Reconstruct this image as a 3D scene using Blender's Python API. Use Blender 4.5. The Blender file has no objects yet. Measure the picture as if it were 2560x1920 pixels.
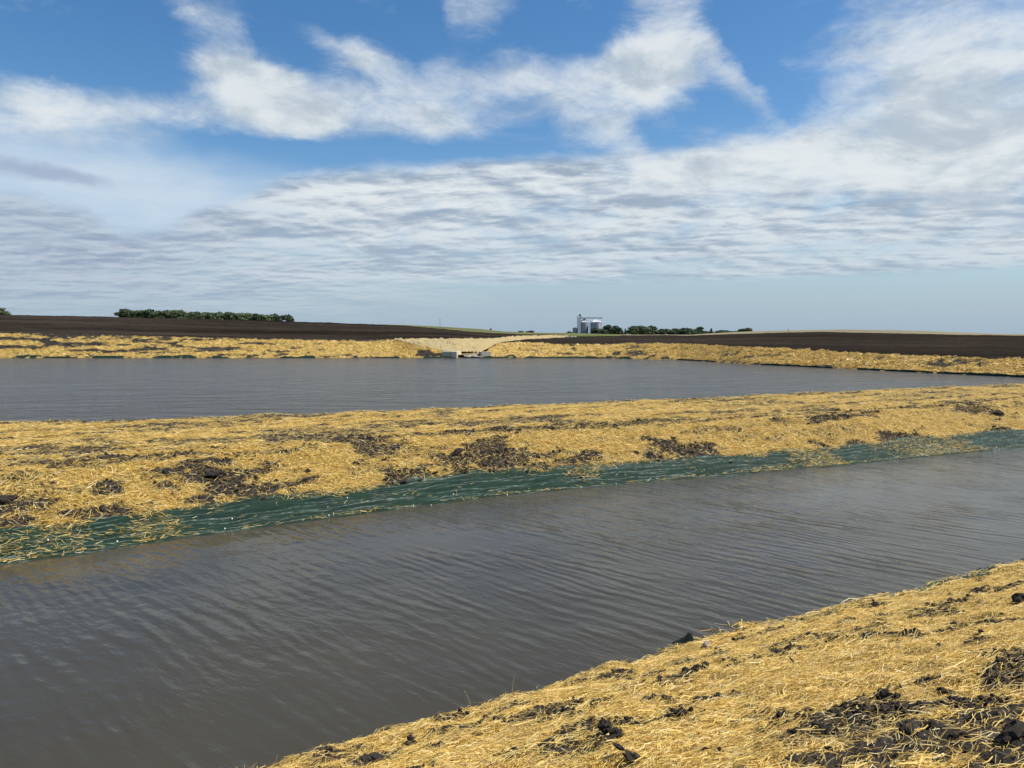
import bpy, bmesh, math, random
import numpy as np
from mathutils import Vector, Matrix

S = bpy.context.scene
COL = S.collection
R = math.radians
rng = np.random.default_rng(7)
random.seed(7)

# ------------------------------------------------------------------ camera
F = 1920.0                       # focal length in photo pixels (photo is 2560 x 1920)
EYE = np.array([0.0, 0.0, 5.0])
HOR = 835.0                      # horizon row in the photo
PITCH = math.atan((960 - HOR) / F)
cam = bpy.data.cameras.new('camera')
cam_o = bpy.data.objects.new('camera', cam)
COL.objects.link(cam_o)
cam.sensor_fit = 'HORIZONTAL'
cam.sensor_width = 36.0
cam.lens = 36.0 * F / 2560.0
cam.clip_start = 0.05
cam.clip_end = 30000
cam_o.location = EYE
cam_o.rotation_euler = (math.pi / 2 - PITCH, 0, 0)
S.camera = cam_o

# ------------------------------------------------------------------ light
SUN_AZ, SUN_EL = R(92), R(56)    # clockwise from the view direction (+Y)
SKY_STRENGTH = 0.1
S.view_settings.view_transform = 'Standard'
S.view_settings.look = 'None'
S.view_settings.exposure = 0.28
S.view_settings.gamma = 1.0
sun = bpy.data.lights.new('sun', 'SUN')
sun.energy = 5.0
sun.angle = R(0.55)
sun.color = (1.0, 0.955, 0.88)
sun_o = bpy.data.objects.new('sun', sun)
COL.objects.link(sun_o)
sd = Vector((math.sin(SUN_AZ) * math.cos(SUN_EL), math.cos(SUN_AZ) * math.cos(SUN_EL), math.sin(SUN_EL)))
sun_o.rotation_euler = sd.to_track_quat('Z', 'Y').to_euler()
sun_o.location = (0, 0, 60)


def ray(px, py):
    u, v = (px - 1280) / F, (960 - py) / F
    c, s = math.cos(PITCH), math.sin(PITCH)
    return np.array([u, c + v * s, v * c - s])


def at(px, py, Y):
    r = ray(px, py)
    return EYE + r * (Y / r[1])


def atz(px, py, z):
    r = ray(px, py)
    return EYE + r * ((z - EYE[2]) / r[2])


# ------------------------------------------------------------------ node helper
class NT:
    def __init__(self, tree):
        self.t = tree
        self.n = tree.nodes
        self.l = tree.links

    def new(self, kind, **kw):
        nd = self.n.new(kind)
        for k, v in kw.items():
            setattr(nd, k, v)
        return nd

    def put(self, sock, v):
        if isinstance(v, bpy.types.NodeSocket):
            self.l.new(v, sock)
        elif v is not None:
            sock.default_value = v

    def math(self, op, a, b=None, c=None, clamp=False):
        nd = self.new('ShaderNodeMath', operation=op)
        nd.use_clamp = clamp
        for i, v in enumerate((a, b, c)):
            if v is not None:
                self.put(nd.inputs[i], v)
        return nd.outputs[0]

    def vmath(self, op, a, b=None, out=0):
        nd = self.new('ShaderNodeVectorMath', operation=op)
        self.put(nd.inputs[0], a)
        if b is not None:
            if op == 'SCALE':
                self.put(nd.inputs['Scale'], b)
            else:
                self.put(nd.inputs[1], b)
        return nd.outputs[out]

    def noise(self, vec, scale, detail=4, rough=0.5, dist=0.0, color=False, lac=2.0):
        nd = self.new('ShaderNodeTexNoise')
        nd.inputs['Scale'].default_value = scale
        nd.inputs['Detail'].default_value = detail
        nd.inputs['Roughness'].default_value = rough
        nd.inputs['Lacunarity'].default_value = lac
        nd.inputs['Distortion'].default_value = dist
        if vec is not None:
            self.l.new(vec, nd.inputs['Vector'])
        return nd.outputs['Color' if color else 'Fac']

    def mapping(self, vec, loc=(0, 0, 0), rot=(0, 0, 0), scale=(1, 1, 1), kind='POINT'):
        nd = self.new('ShaderNodeMapping', vector_type=kind)
        self.l.new(vec, nd.inputs['Vector'])
        nd.inputs['Location'].default_value = loc
        nd.inputs['Rotation'].default_value = rot
        nd.inputs['Scale'].default_value = scale
        return nd.outputs[0]

    def frame(self, vec, ang, stretch=(1, 1, 1)):
        """coordinates turned to a heading, then stretched along it"""
        return self.mapping(vec, rot=(0, 0, ang), scale=tuple(1.0 / v for v in stretch), kind='TEXTURE')

    def ramp(self, fac, stops, interp='LINEAR'):
        nd = self.new('ShaderNodeValToRGB')
        nd.color_ramp.interpolation = interp
        el = nd.color_ramp.elements
        while len(el) > 1:
            el.remove(el[-1])
        el[0].position = stops[0][0]
        el[0].color = (*stops[0][1], 1)
        for p, c in stops[1:]:
            e = el.new(p)
            e.color = (*c, 1)
        self.l.new(fac, nd.inputs[0])
        return nd.outputs[0]

    def step(self, v, a, b, to0=0.0, to1=1.0, kind='SMOOTHSTEP'):
        nd = self.new('ShaderNodeMapRange', interpolation_type=kind)
        self.put(nd.inputs[0], v)
        nd.inputs[1].default_value = a
        nd.inputs[2].default_value = b
        nd.inputs[3].default_value = to0
        nd.inputs[4].default_value = to1
        return nd.outputs[0]

    def mix(self, fac, a, b, blend='MIX'):
        nd = self.new('ShaderNodeMix', data_type='RGBA', blend_type=blend)
        self.put(nd.inputs[0], fac)
        for i, v in ((6, a), (7, b)):
            if isinstance(v, tuple):
                v = (*v, 1) if len(v) == 3 else v
            self.put(nd.inputs[i], v)
        return nd.outputs[2]


# ------------------------------------------------------------------ world: clear sky with a broken cloud deck
def build_world():
    w = bpy.data.worlds.new('World')
    S.world = w
    w.use_nodes = True
    w.node_tree.nodes.clear()
    w.cycles.sampling_method = 'MANUAL'
    w.cycles.sample_map_resolution = 512
    g = NT(w.node_tree)
    out = g.new('ShaderNodeOutputWorld')
    bg = g.new('ShaderNodeBackground')
    bg.inputs['Strength'].default_value = SKY_STRENGTH
    g.l.new(bg.outputs[0], out.inputs[0])
    sky = g.new('ShaderNodeTexSky', sky_type='NISHITA')
    sky.sun_disc = False
    sky.sun_elevation = SUN_EL
    sky.sun_rotation = SUN_AZ
    sky.air_density = 1.0
    sky.dust_density = 0.6
    sky.ozone_density = 2.2
    tc = g.new('ShaderNodeTexCoord')
    d = tc.outputs['Generated']
    sep = g.new('ShaderNodeSeparateXYZ')
    g.l.new(d, sep.inputs[0])
    az = g.math('ARCTAN2', sep.outputs[0], sep.outputs[1])
    el = g.math('ARCSINE', sep.outputs[2])
    zc = g.math('MAXIMUM', el, 0.0)
    # cloud layer seen in perspective: direction projected on a high horizontal sheet
    den = g.math('ADD', zc, 0.09)
    px_ = g.math('DIVIDE', sep.outputs[0], den)
    py_ = g.math('DIVIDE', sep.outputs[1], den)
    cmb = g.new('ShaderNodeCombineXYZ')
    g.l.new(px_, cmb.inputs[0]); g.l.new(py_, cmb.inputs[1])
    lay = cmb.outputs[0]
    cae = g.new('ShaderNodeCombineXYZ')
    g.l.new(az, cae.inputs[0]); g.l.new(el, cae.inputs[1])
    ae = cae.outputs[0]
    # ragged edges
    wn = g.noise(g.mapping(ae, scale=(1, 1.8, 1)), 7.0, 5, 0.6, color=True)
    wv = g.vmath('SCALE', g.vmath('SUBTRACT', wn, (0.5, 0.5, 0.5)), 0.095)
    wv = g.vmath('MULTIPLY', wv, (1.0, 0.55, 0.0))
    aw = g.vmath('ADD', ae, wv)

    def aecoord(px, py):
        r = ray(px, py)
        r = r / np.linalg.norm(r)
        return math.atan2(r[0], r[1]), math.asin(r[2])

    def blob(px, py, rx, ry, ang, vec, soft=0.0):
        """elliptical patch of cloud; photo pixels for the direction, ang clockwise degrees"""
        k = 2560 / 2212.0
        cx, cy = aecoord(px * k, py * k)
        sc = 1.0 / (F * (1 + ((px * k - 1280) / F) ** 2))
        q = g.mapping(vec, loc=(cx, cy, 0), rot=(0, 0, R(-ang)), scale=(rx * k * sc, ry * k / F, 1), kind='TEXTURE')
        q = g.vmath('MULTIPLY', q, (1, 1, 0))
        ln = g.vmath('LENGTH', q, out=1)
        return g.step(ln, 1.35, soft)

    def total(parts):
        acc = None
        for a_, v in parts:
            v = g.math('MULTIPLY', v, a_)
            acc = v if acc is None else g.math('ADD', acc, v)
        return acc

    POS = [
        (0.75, 140, 250, 330, 82, 2), (0.35, 60, 240, 180, 60, 0), (1.35, 650, 225, 360, 84, 8), (0.7, 530, 165, 170, 70, 22), (0.6, 370, 250, 190, 60, 0), (0.3, 860, 200, 160, 60, 20),
        (0.75, 735, 98, 170, 34, 17), (0.75, 450, 18, 190, 46, 14), (0.3, 900, 150, 160, 60, 10),
        (1.0, 1210, 190, 350, 98, -4), (1.0, 1440, 90, 130, 170, 20), (0.35, 1060, 10, 170, 40, 5),
        (0.62, 1590, 165, 34, 120, -34), (1.0, 1990, 130, 370, 210, 0), (0.7, 2150, 300, 300, 200, 0),
        (0.85, 1390, 330, 220, 56, 22), (0.4, 1010, 30, 120, 60, 20), (0.35, 1250, 5, 60, 26, 20), (0.45, 820, 10, 160, 30, 20), (0.3, 60, 60, 130, 30, 15), (0.35, 150, 10, 120, 40, 20), (0.9, 1750, 360, 420, 110, 0), (0.35, 40, 10, 150, 30, 0),
    ]
    NEG = [
        (0.8, 240, 115, 260, 80, 8), (0.75, 740, 322, 400, 40, -3), (0.5, 900, 60, 60, 70, 30), (0.25, 560, 95, 50, 34, 20), (0.45, 1570, 60, 50, 110, -30), (0.5, 1640, 130, 34, 130, -28),
        (0.45, 1430, 285, 70, 34, 20), (0.4, 1230, 50, 120, 60, 0), (0.3, 1530, 215, 60, 20, 30),
    ]
    pos = total([(p[0], blob(*p[1:], aw)) for p in POS])
    neg = total([(p[0], blob(*p[1:], aw)) for p in NEG])
    # lower deck: its top edge dips at the left third and rises to the right
    k = 2560 / 2212.0
    e0 = aecoord(1280, 380 * k)[1]
    edge = g.new('ShaderNodeFloatCurve')
    g.put(edge.inputs['Value'], g.step(az, -0.62, 0.62, kind='LINEAR'))
    cur = edge.mapping.curves[0]
    pts = []
    for px, py in ((-60, 395), (150, 430), (320, 485), (480, 425), (640, 372), (900, 345), (1106, 330), (1400, 310), (1700, 290), (2212, 250)):
        a_, e_ = aecoord(px * k, py * k)
        pts.append(((a_ + 0.62) / 1.24, e_ / 0.5))
    cur.points[0].location = pts[0]
    cur.points[1].location = pts[-1]
    for p in pts[1:-1]:
        cur.points.new(*p)
    edge.mapping.update()
    el_edge = g.math('MULTIPLY', edge.outputs[0], 0.5)
    sw = g.new('ShaderNodeSeparateXYZ')
    g.l.new(aw, sw.inputs[0])
    below = g.math('SUBTRACT', el_edge, sw.outputs[1])
    deck = g.step(below, -0.006, 0.02)
    # bottom of the deck: clear strip above the horizon, wider at the right
    bot = g.math('ADD', g.math('MULTIPLY', az, 0.010), 0.062)
    sa = g.new('ShaderNodeSeparateXYZ')
    g.l.new(g.vmath('ADD', ae, g.vmath('SCALE', wv, 0.12)), sa.inputs[0])
    above = g.math('SUBTRACT', sa.outputs[1], bot)
    deckbot = g.step(above, -0.004, 0.012)
    left_soft = g.step(az, 0.05, -0.35)
    deckbot = g.math('MAXIMUM', deckbot, g.math('MULTIPLY', left_soft, g.step(sa.outputs[1], 0.0, 0.07)))
    # texture of the sheet
    n1 = g.noise(g.mapping(lay, rot=(0, 0, R(15)), scale=(1.0, 0.8, 1)), 1.15, 7, 0.58, 0.25)
    n2 = g.noise(g.mapping(lay, loc=(3.1, 1.7, 0), scale=(1.0, 0.55, 1)), 2.6, 6, 0.6, 0.2)
    n3 = g.noise(g.mapping(ae, loc=(0.3, 0.1, 0), rot=(0, 0, R(14)), scale=(1.0, 2.2, 1)), 9.0, 9, 0.68, 0.4)
    tex = g.math('ADD', g.math('MULTIPLY', n1, 0.30), g.math('MULTIPLY', n3, 0.6))
    texd = g.math('SUBTRACT', tex, 0.465)
    hi = g.math('ADD', g.math('SUBTRACT', pos, neg), g.math('MULTIPLY', texd, 2.9))
    # sky behind the camera and overhead: broken cloud from the noise alone
    front = g.step(g.math('ABSOLUTE', az), 1.0, 0.72)
    low = g.step(el, 0.62, 0.5)
    seen = g.math('MULTIPLY', front, low)
    other = g.math('ADD', g.math('MULTIPLY', texd, 2.2), 0.32)
    hi = g.math('ADD', g.math('MULTIPLY', hi, seen), g.math('MULTIPLY', other, g.math('SUBTRACT', 1.0, seen)))
    a_hi = g.step(hi, 0.10, 1.30)
    dtex = g.math('ADD', g.math('MULTIPLY', n2, 0.5), g.math('MULTIPLY', n1, 0.5))
    a_dk = g.math('MULTIPLY', g.math('MULTIPLY', deck, deckbot), g.step(g.math('ADD', dtex, g.math('MULTIPLY', n3, 0.3)), 0.46, 0.70, 0.42, 1.0))
    a_lf = g.math('MULTIPLY', g.math('MULTIPLY', deck, g.step(sa.outputs[1], 0.03, 0.09)), g.math('MULTIPLY', g.step(az, -0.12, -0.42), 0.92))
    a_dk = g.math('MULTIPLY', g.math('MAXIMUM', a_dk, a_lf), seen)
    # thin veil left
    veil = g.math('MULTIPLY', blob(200, 405, 640, 100, 3, aw, 0.3), g.step(g.noise(g.mapping(ae, rot=(0, 0, R(-10)), scale=(1, 3.5, 1)), 5.0, 6, 0.6), 0.3, 0.65, 0.62, 0.95))
    # colours (values for a background of strength SKY_STRENGTH)
    q = 0.83 / SKY_STRENGTH      # the picture is exposed a little up
    def c(r, g_, b):
        return (r * q, g_ * q, b * q)
    skyc = sky.outputs[0]
    hsv = g.new('ShaderNodeHueSaturation')
    hsv.inputs['Saturation'].default_value = 1.3
    hsv.inputs['Value'].default_value = 1.04
    g.l.new(skyc, hsv.inputs['Color'])
    skyc = hsv.outputs[0]
    hz = g.step(el, 0.16, 0.0)
    skyc = g.mix(g.math('MULTIPLY', hz, 0.85), skyc, c(0.33, 0.462, 0.61))
    # bright / grey modelling of the clouds: thicker noise towards the zenith side shades what lies below it
    def relief(vec, rot, scale, fr, det, rgh, dist, dv, amt):
        a_ = g.noise(g.mapping(vec, rot=(0, 0, rot), scale=scale), fr, det, rgh, dist)
        b_ = g.noise(g.mapping(g.vmath('ADD', vec, dv), rot=(0, 0, rot), scale=scale), fr, det, rgh, dist)
        return g.math('ADD', a_, g.math('MULTIPLY', g.math('SUBTRACT', a_, b_), amt))
    r1 = relief(ae, R(14), (1.0, 2.0, 1), 6.5, 8, 0.62, 0.3, (0.010, 0.022, 0), 1.3)
    lit = g.step(r1, 0.20, 0.68)
    thick = g.step(hi, 0.5, 2.0)
    chi = g.mix(lit, c(0.47, 0.555, 0.635), c(0.775, 0.825, 0.85))
    chi = g.mix(g.math('MULTIPLY', thick, 0.2), chi, c(0.52, 0.60, 0.66))
    r2 = relief(lay, R(-6), (0.75, 0.8, 1), 1.25, 7, 0.56, 0.35, (0.06, -0.26, 0), 1.2)
    r3 = relief(lay, R(10), (0.7, 0.9, 1), 5.6, 7, 0.64, 0.3, (0.03, -0.09, 0), 1.0)
    dl = g.step(g.math('ADD', g.math('MULTIPLY', r2, 0.52), g.math('MULTIPLY', r3, 0.48)), 0.27, 0.66)
    cdk = g.mix(dl, c(0.33, 0.415, 0.53), c(0.75, 0.81, 0.84))
    fade = g.step(el, 0.20, 0.04)
    cdk = g.mix(g.math('MULTIPLY', fade, 0.45), cdk, c(0.41, 0.515, 0.62))
    leftgrey = g.math('MULTIPLY', g.step(az, -0.20, -0.52), 0.85)
    cdk = g.mix(leftgrey, cdk, g.mix(dl, c(0.29, 0.365, 0.50), c(0.47, 0.55, 0.655)))
    col = g.mix(veil, skyc, c(0.59, 0.70, 0.81))
    col = g.mix(a_dk, col, cdk)
    a_hi = g.math('MULTIPLY', a_hi, 0.97)
    col = g.mix(a_hi, col, chi)
    streak = g.math('MULTIPLY', blob(100, 372, 150, 17, 3, aw, 0.3), 0.75)
    col = g.mix(streak, col, c(0.33, 0.41, 0.56))
    g.l.new(col, bg.inputs['Color'])


build_world()
#SKYTEST_END

# ------------------------------------------------------------------ numeric noise
def _h(ix, iy, seed):
    n = (ix.astype(np.int64) * 374761393 + iy.astype(np.int64) * 668265263 + seed * 974711) & 0xFFFFFFFF
    n = ((n ^ (n >> 13)) * 1274126177) & 0xFFFFFFFF
    n = n ^ (n >> 16)
    return n / 4294967295.0


def vn(x, y, seed=0):
    x = np.asarray(x, float); y = np.asarray(y, float)
    ix, iy = np.floor(x), np.floor(y)
    fx, fy = x - ix, y - iy
    fx = fx * fx * fx * (fx * (fx * 6 - 15) + 10)
    fy = fy * fy * fy * (fy * (fy * 6 - 15) + 10)
    a, b = _h(ix, iy, seed), _h(ix + 1, iy, seed)
    c, d = _h(ix, iy + 1, seed), _h(ix + 1, iy + 1, seed)
    return (a + (b - a) * fx) * (1 - fy) + (c + (d - c) * fx) * fy


def fbm(x, y, oct=4, seed=0, gain=0.5):
    """about -1 .. 1, mean 0"""
    s, amp, tot = 0.0, 1.0, 0.0
    for i in range(oct):
        s = s + amp * (vn(x * 2.03 ** i + 17.3 * i, y * 2.03 ** i - 9.1 * i, seed + 31 * i) - 0.5)
        tot += amp
        amp *= gain
    return s / tot * 2.6


def sst(x, a, b):
    t = np.clip((np.asarray(x, float) - a) / (b - a), 0, 1)
    return t * t * (3 - 2 * t)


# ------------------------------------------------------------------ mesh / object helpers
def mesh_np(name, verts, quads, smooth=True, tris=None):
    me = bpy.data.meshes.new(name)
    verts = np.asarray(verts, np.float32).reshape(-1, 3)
    quads = np.asarray(quads, np.int32)
    k = quads.shape[1]
    me.vertices.add(len(verts))
    me.vertices.foreach_set('co', verts.ravel())
    me.loops.add(quads.size)
    me.loops.foreach_set('vertex_index', quads.ravel())
    me.polygons.add(len(quads))
    me.polygons.foreach_set('loop_start', np.arange(0, quads.size, k, dtype=np.int32))
    me.polygons.foreach_set('use_smooth', np.full(len(quads), smooth, bool))
    me.update(calc_edges=True)
    return me


def grid_quads(nu, nv):
    i = np.arange(nu * nv).reshape(nu, nv)
    return np.stack([i[:-1, :-1], i[1:, :-1], i[1:, 1:], i[:-1, 1:]], -1).reshape(-1, 4)


def attr(me, name, vals):
    a = me.attributes.new(name, 'FLOAT', 'POINT')
    a.data.foreach_set('value', np.asarray(vals, np.float32).ravel())


def obj(name, me, mat=None, parent=None, loc=None):
    o = bpy.data.objects.new(name, me)
    COL.objects.link(o)
    if mat is not None and me is not None and not len(me.materials):
        me.materials.append(mat)
    if parent is not None:
        o.parent = parent
    if loc is not None:
        o.location = loc
    return o


def tag(o, label, cat, group=None, kind=None):
    o['label'] = label
    o['category'] = cat
    if group:
        o['group'] = group
    if kind:
        o['kind'] = kind
    return o


def struct(o):
    o['kind'] = 'structure'
    return o


def empty(name, loc, label, cat, group=None, rz=0.0):
    o = bpy.data.objects.new(name, None)
    COL.objects.link(o)
    o.empty_display_size = 0.2
    o.location = loc
    o.rotation_euler = (0, 0, rz)
    return tag(o, label, cat, group)


def bm_mesh(name, fn, smooth=False):
    bm = bmesh.new()
    fn(bm)
    me = bpy.data.meshes.new(name)
    bm.normal_update()
    bm.to_mesh(me)
    bm.free()
    if smooth:
        me.polygons.foreach_set('use_smooth', np.ones(len(me.polygons), bool))
    return me


def add_box(bm, c, s, rz=0.0):
    m = Matrix.Translation(c) @ Matrix.Rotation(rz, 4, 'Z') @ Matrix.Diagonal((*s, 1))
    bmesh.ops.create_cube(bm, size=1.0, matrix=m)


def add_bar(bm, a, b, r, seg=8, r2=None):
    a, b = Vector(a), Vector(b)
    d = b - a
    m = Matrix.Translation((a + b) / 2) @ d.to_track_quat('Z', 'Y').to_matrix().to_4x4()
    bmesh.ops.create_cone(bm, cap_ends=True, segments=seg, radius1=r, radius2=r if r2 is None else r2, depth=d.length, matrix=m)


def add_lathe(bm, prof, seg=32, c=(0, 0)):
    rings = []
    for r, z in prof:
        rings.append([bm.verts.new((c[0] + r * math.cos(2 * math.pi * i / seg), c[1] + r * math.sin(2 * math.pi * i / seg), z)) for i in range(seg)])
    for a, b in zip(rings[:-1], rings[1:]):
        for i in range(seg):
            bm.faces.new((a[i], a[(i + 1) % seg], b[(i + 1) % seg], b[i]))


# ------------------------------------------------------------------ materials
def material(name):
    m = bpy.data.materials.new(name)
    m.use_nodes = True
    m.node_tree.nodes.clear()
    g = NT(m.node_tree)
    out = g.new('ShaderNodeOutputMaterial')
    p = g.new('ShaderNodeBsdfPrincipled')
    g.l.new(p.outputs[0], out.inputs[0])
    return m, g, p, out


def bump(g, p, h, strength, dist):
    b = g.new('ShaderNodeBump')
    b.inputs['Strength'].default_value = strength
    b.inputs['Distance'].default_value = dist
    g.l.new(h, b.inputs['Height'])
    g.l.new(b.outputs[0], p.inputs['Normal'])
    return b


def soil_color(g, pos, scale, dark=(0.014, 0.012, 0.010), mid=(0.036, 0.0295, 0.024), light=(0.085, 0.071, 0.058)):
    n = g.noise(pos, scale, 8, 0.65)
    return g.ramp(n, [(0.3, dark), (0.52, mid), (0.72, light)]), n


STRAW_STOPS = [(0.0, (0.20, 0.105, 0.020)), (0.2, (0.52, 0.315, 0.058)), (0.5, (0.80, 0.55, 0.128)), (0.82, (0.87, 0.665, 0.225)), (1.0, (0.92, 0.80, 0.48))]


def mat_bank(name, soil_scale, straw_scale, aniso=(1, 1, 1), bdist=0.02, pale=0.0, bstr=0.8, under=1.0):
    """soil strewn with straw; the attribute cover says how much straw lies on it"""
    m, g, p, out = material(name)
    tc = g.new('ShaderNodeTexCoord')
    pos = tc.outputs['Object']
    sc, sn = soil_color(g, pos, soil_scale)
    at_ = g.new('ShaderNodeAttribute', attribute_name='cover')
    cov = at_.outputs['Fac']
    rot = g.frame(pos, R(28), aniso)
    n1 = g.noise(rot, straw_scale, 6, 0.65)
    n2 = g.noise(rot, straw_scale * 6, 4, 0.7)
    k = g.math('ADD', g.math('MULTIPLY', n1, 0.6), g.math('MULTIPLY', n2, 0.4))
    f = g.step(g.math('ADD', g.math('MULTIPLY', g.math('SUBTRACT', k, 0.5), 2.4), cov), 0.30, 0.80)
    st = [(a, tuple(under * (c_ * (1 - pale) + w_ * pale) for c_, w_ in zip(c, (0.62, 0.55, 0.40)))) for a, c in STRAW_STOPS]
    n3 = g.noise(rot, straw_scale * 9, 3, 0.6)
    n4 = g.noise(rot, straw_scale * 0.7, 5, 0.6)
    scol = g.ramp(g.step(g.math('ADD', g.math('MULTIPLY', n3, 0.6), g.math('MULTIPLY', n4, 0.4)), 0.3, 0.7, kind='LINEAR'), st)
    g.l.new(g.mix(f, sc, scol), p.inputs['Base Color'])
    p.inputs['Roughness'].default_value = 0.9
    p.inputs['Specular IOR Level'].default_value = 0.15
    bump(g, p, g.math('ADD', g.math('MULTIPLY', sn, 0.7), g.math('MULTIPLY', n2, 0.6)), bstr, bdist)
    return m


def mat_straw():
    m, g, p, out = material('straw')
    geo = g.new('ShaderNodeNewGeometry')
    c = g.ramp(geo.outputs['Random Per Island'], STRAW_STOPS)
    tc = g.new('ShaderNodeTexCoord')
    wet = g.step(g.noise(g.frame(tc.outputs['Object'], R(28), (1.8, 1, 1)), 0.9, 5, 0.65), 0.48, 0.70, 0.0, 0.45)
    c = g.mix(wet, c, g.mix(0.5, c, (0.36, 0.25, 0.10)))
    old = g.step(g.noise(g.frame(tc.outputs['Object'], R(28), (1.5, 1, 1)), 2.3, 4, 0.6), 0.5, 0.7, 0.0, 0.25)
    c = g.mix(old, c, g.mix(0.6, c, (0.70, 0.60, 0.38)))
    g.l.new(c, p.inputs['Base Color'])
    p.inputs['Roughness'].default_value = 0.55
    p.inputs['Specular IOR Level'].default_value = 0.3
    tr = g.new('ShaderNodeBsdfTranslucent')
    g.l.new(c, tr.inputs['Color'])
    mx = g.new('ShaderNodeMixShader')
    mx.inputs[0].default_value = 0.28
    g.l.new(p.outputs[0], mx.inputs[1])
    g.l.new(tr.outputs[0], mx.inputs[2])
    g.l.new(mx.outputs[0], out.inputs[0])
    return m


def mat_soil(name, scale, bdist=0.02, **kw):
    m, g, p, out = material(name)
    tc = g.new('ShaderNodeTexCoord')
    c, n = soil_color(g, tc.outputs['Object'], scale, **kw)
    g.l.new(c, p.inputs['Base Color'])
    p.inputs['Roughness'].default_value = 0.9
    p.inputs['Specular IOR Level'].default_value = 0.1
    bump(g, p, n, 0.9, bdist)
    return m


def mat_field(name, a, b, c, rot=0.0, stretch=(0.06, 1, 1), scale=0.25):
    m, g, p, out = material(name)
    tc = g.new('ShaderNodeTexCoord')
    pos = tc.outputs['Object']
    v = g.mapping(pos, rot=(0, 0, rot), scale=stretch)
    n1 = g.noise(v, scale, 6, 0.6)
    n2 = g.noise(pos, 0.9, 7, 0.75)
    n3 = g.noise(g.mapping(pos, scale=(0.22, 1, 1)), 0.035, 5, 0.65)
    k = g.math('ADD', g.math('ADD', g.math('MULTIPLY', n1, 0.3), g.math('MULTIPLY', n2, 0.3)), g.math('MULTIPLY', n3, 0.45))
    g.l.new(g.ramp(k, [(0.43, a), (0.53, b), (0.63, c)]), p.inputs['Base Color'])
    p.inputs['Roughness'].default_value = 1.0
    p.inputs['Specular IOR Level'].default_value = 0.0
    bump(g, p, n2, 0.9, 0.5)
    return m


def mat_plain(name, col, rough=0.6, metal=0.0, nscale=6.0, var=0.25, bstr=0.0, bdist=0.01, spec=0.5):
    m, g, p, out = material(name)
    tc = g.new('ShaderNodeTexCoord')
    n = g.noise(tc.outputs['Object'], nscale, 6, 0.65)
    lo = tuple(x * (1 - var) for x in col)
    hi = tuple(min(1, x * (1 + var)) for x in col)
    g.l.new(g.ramp(n, [(0.3, lo), (0.7, hi)]), p.inputs['Base Color'])
    p.inputs['Roughness'].default_value = rough
    p.inputs['Metallic'].default_value = metal
    p.inputs['Specular IOR Level'].default_value = spec
    if bstr:
        bump(g, p, n, bstr, bdist)
    return m


def mat_leaf(name, dark, light):
    m, g, p, out = material(name)
    geo = g.new('ShaderNodeNewGeometry')
    c = g.ramp(geo.outputs['Random Per Island'], [(0.0, dark), (0.6, tuple((a + b) / 2 for a, b in zip(dark, light))), (1.0, light)])
    g.l.new(c, p.inputs['Base Color'])
    p.inputs['Roughness'].default_value = 0.6
    tr = g.new('ShaderNodeBsdfTranslucent')
    g.l.new(c, tr.inputs['Color'])
    mx = g.new('ShaderNodeMixShader')
    mx.inputs[0].default_value = 0.3
    g.l.new(p.outputs[0], mx.inputs[1])
    g.l.new(tr.outputs[0], mx.inputs[2])
    g.l.new(mx.outputs[0], out.inputs[0])
    return m


def mat_mat(name):
    """green woven plastic erosion mat"""
    m, g, p, out = material(name)
    tc = g.new('ShaderNodeTexCoord')
    pos = tc.outputs['Object']
    rot = g.frame(pos, R(28))
    n1 = g.noise(g.mapping(rot, scale=(0.35, 2.2, 1)), 3.0, 6, 0.65)
    n2 = g.noise(pos, 60.0, 3, 0.7)
    k = g.math('ADD', g.math('MULTIPLY', n1, 0.75), g.math('MULTIPLY', n2, 0.3))
    c = g.ramp(k, [(0.3, (0.005, 0.010, 0.007)), (0.48, (0.009, 0.023, 0.0135)), (0.6, (0.013, 0.034, 0.019)), (0.75, (0.026, 0.055, 0.034))])
    cr = g.new('ShaderNodeAttribute', attribute_name='crease_sheen').outputs['Fac']
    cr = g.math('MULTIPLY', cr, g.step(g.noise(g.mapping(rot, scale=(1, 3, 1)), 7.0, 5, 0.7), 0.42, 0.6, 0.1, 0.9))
    c = g.mix(cr, c, (0.27, 0.33, 0.30))  # glossy highlights on the folds, put into the colour as pale streaks
    mud = g.step(g.noise(g.mapping(rot, scale=(0.6, 1.6, 1)), 1.1, 6, 0.7), 0.52, 0.72, 0.0, 0.45)
    c = g.mix(mud, c, (0.035, 0.036, 0.026))
    g.l.new(c, p.inputs['Base Color'])
    p.inputs['Roughness'].default_value = 0.6
    p.inputs['Specular IOR Level'].default_value = 0.14
    w = g.new('ShaderNodeTexWave', wave_type='BANDS', bands_direction='X')
    w.inputs['Scale'].default_value = 12
    w.inputs['Distortion'].default_value = 2
    g.l.new(rot, w.inputs['Vector'])
    bump(g, p, g.math('ADD', n2, g.math('MULTIPLY', w.outputs['Fac'], 0.2)), 0.5, 0.006)
    return m


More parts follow.
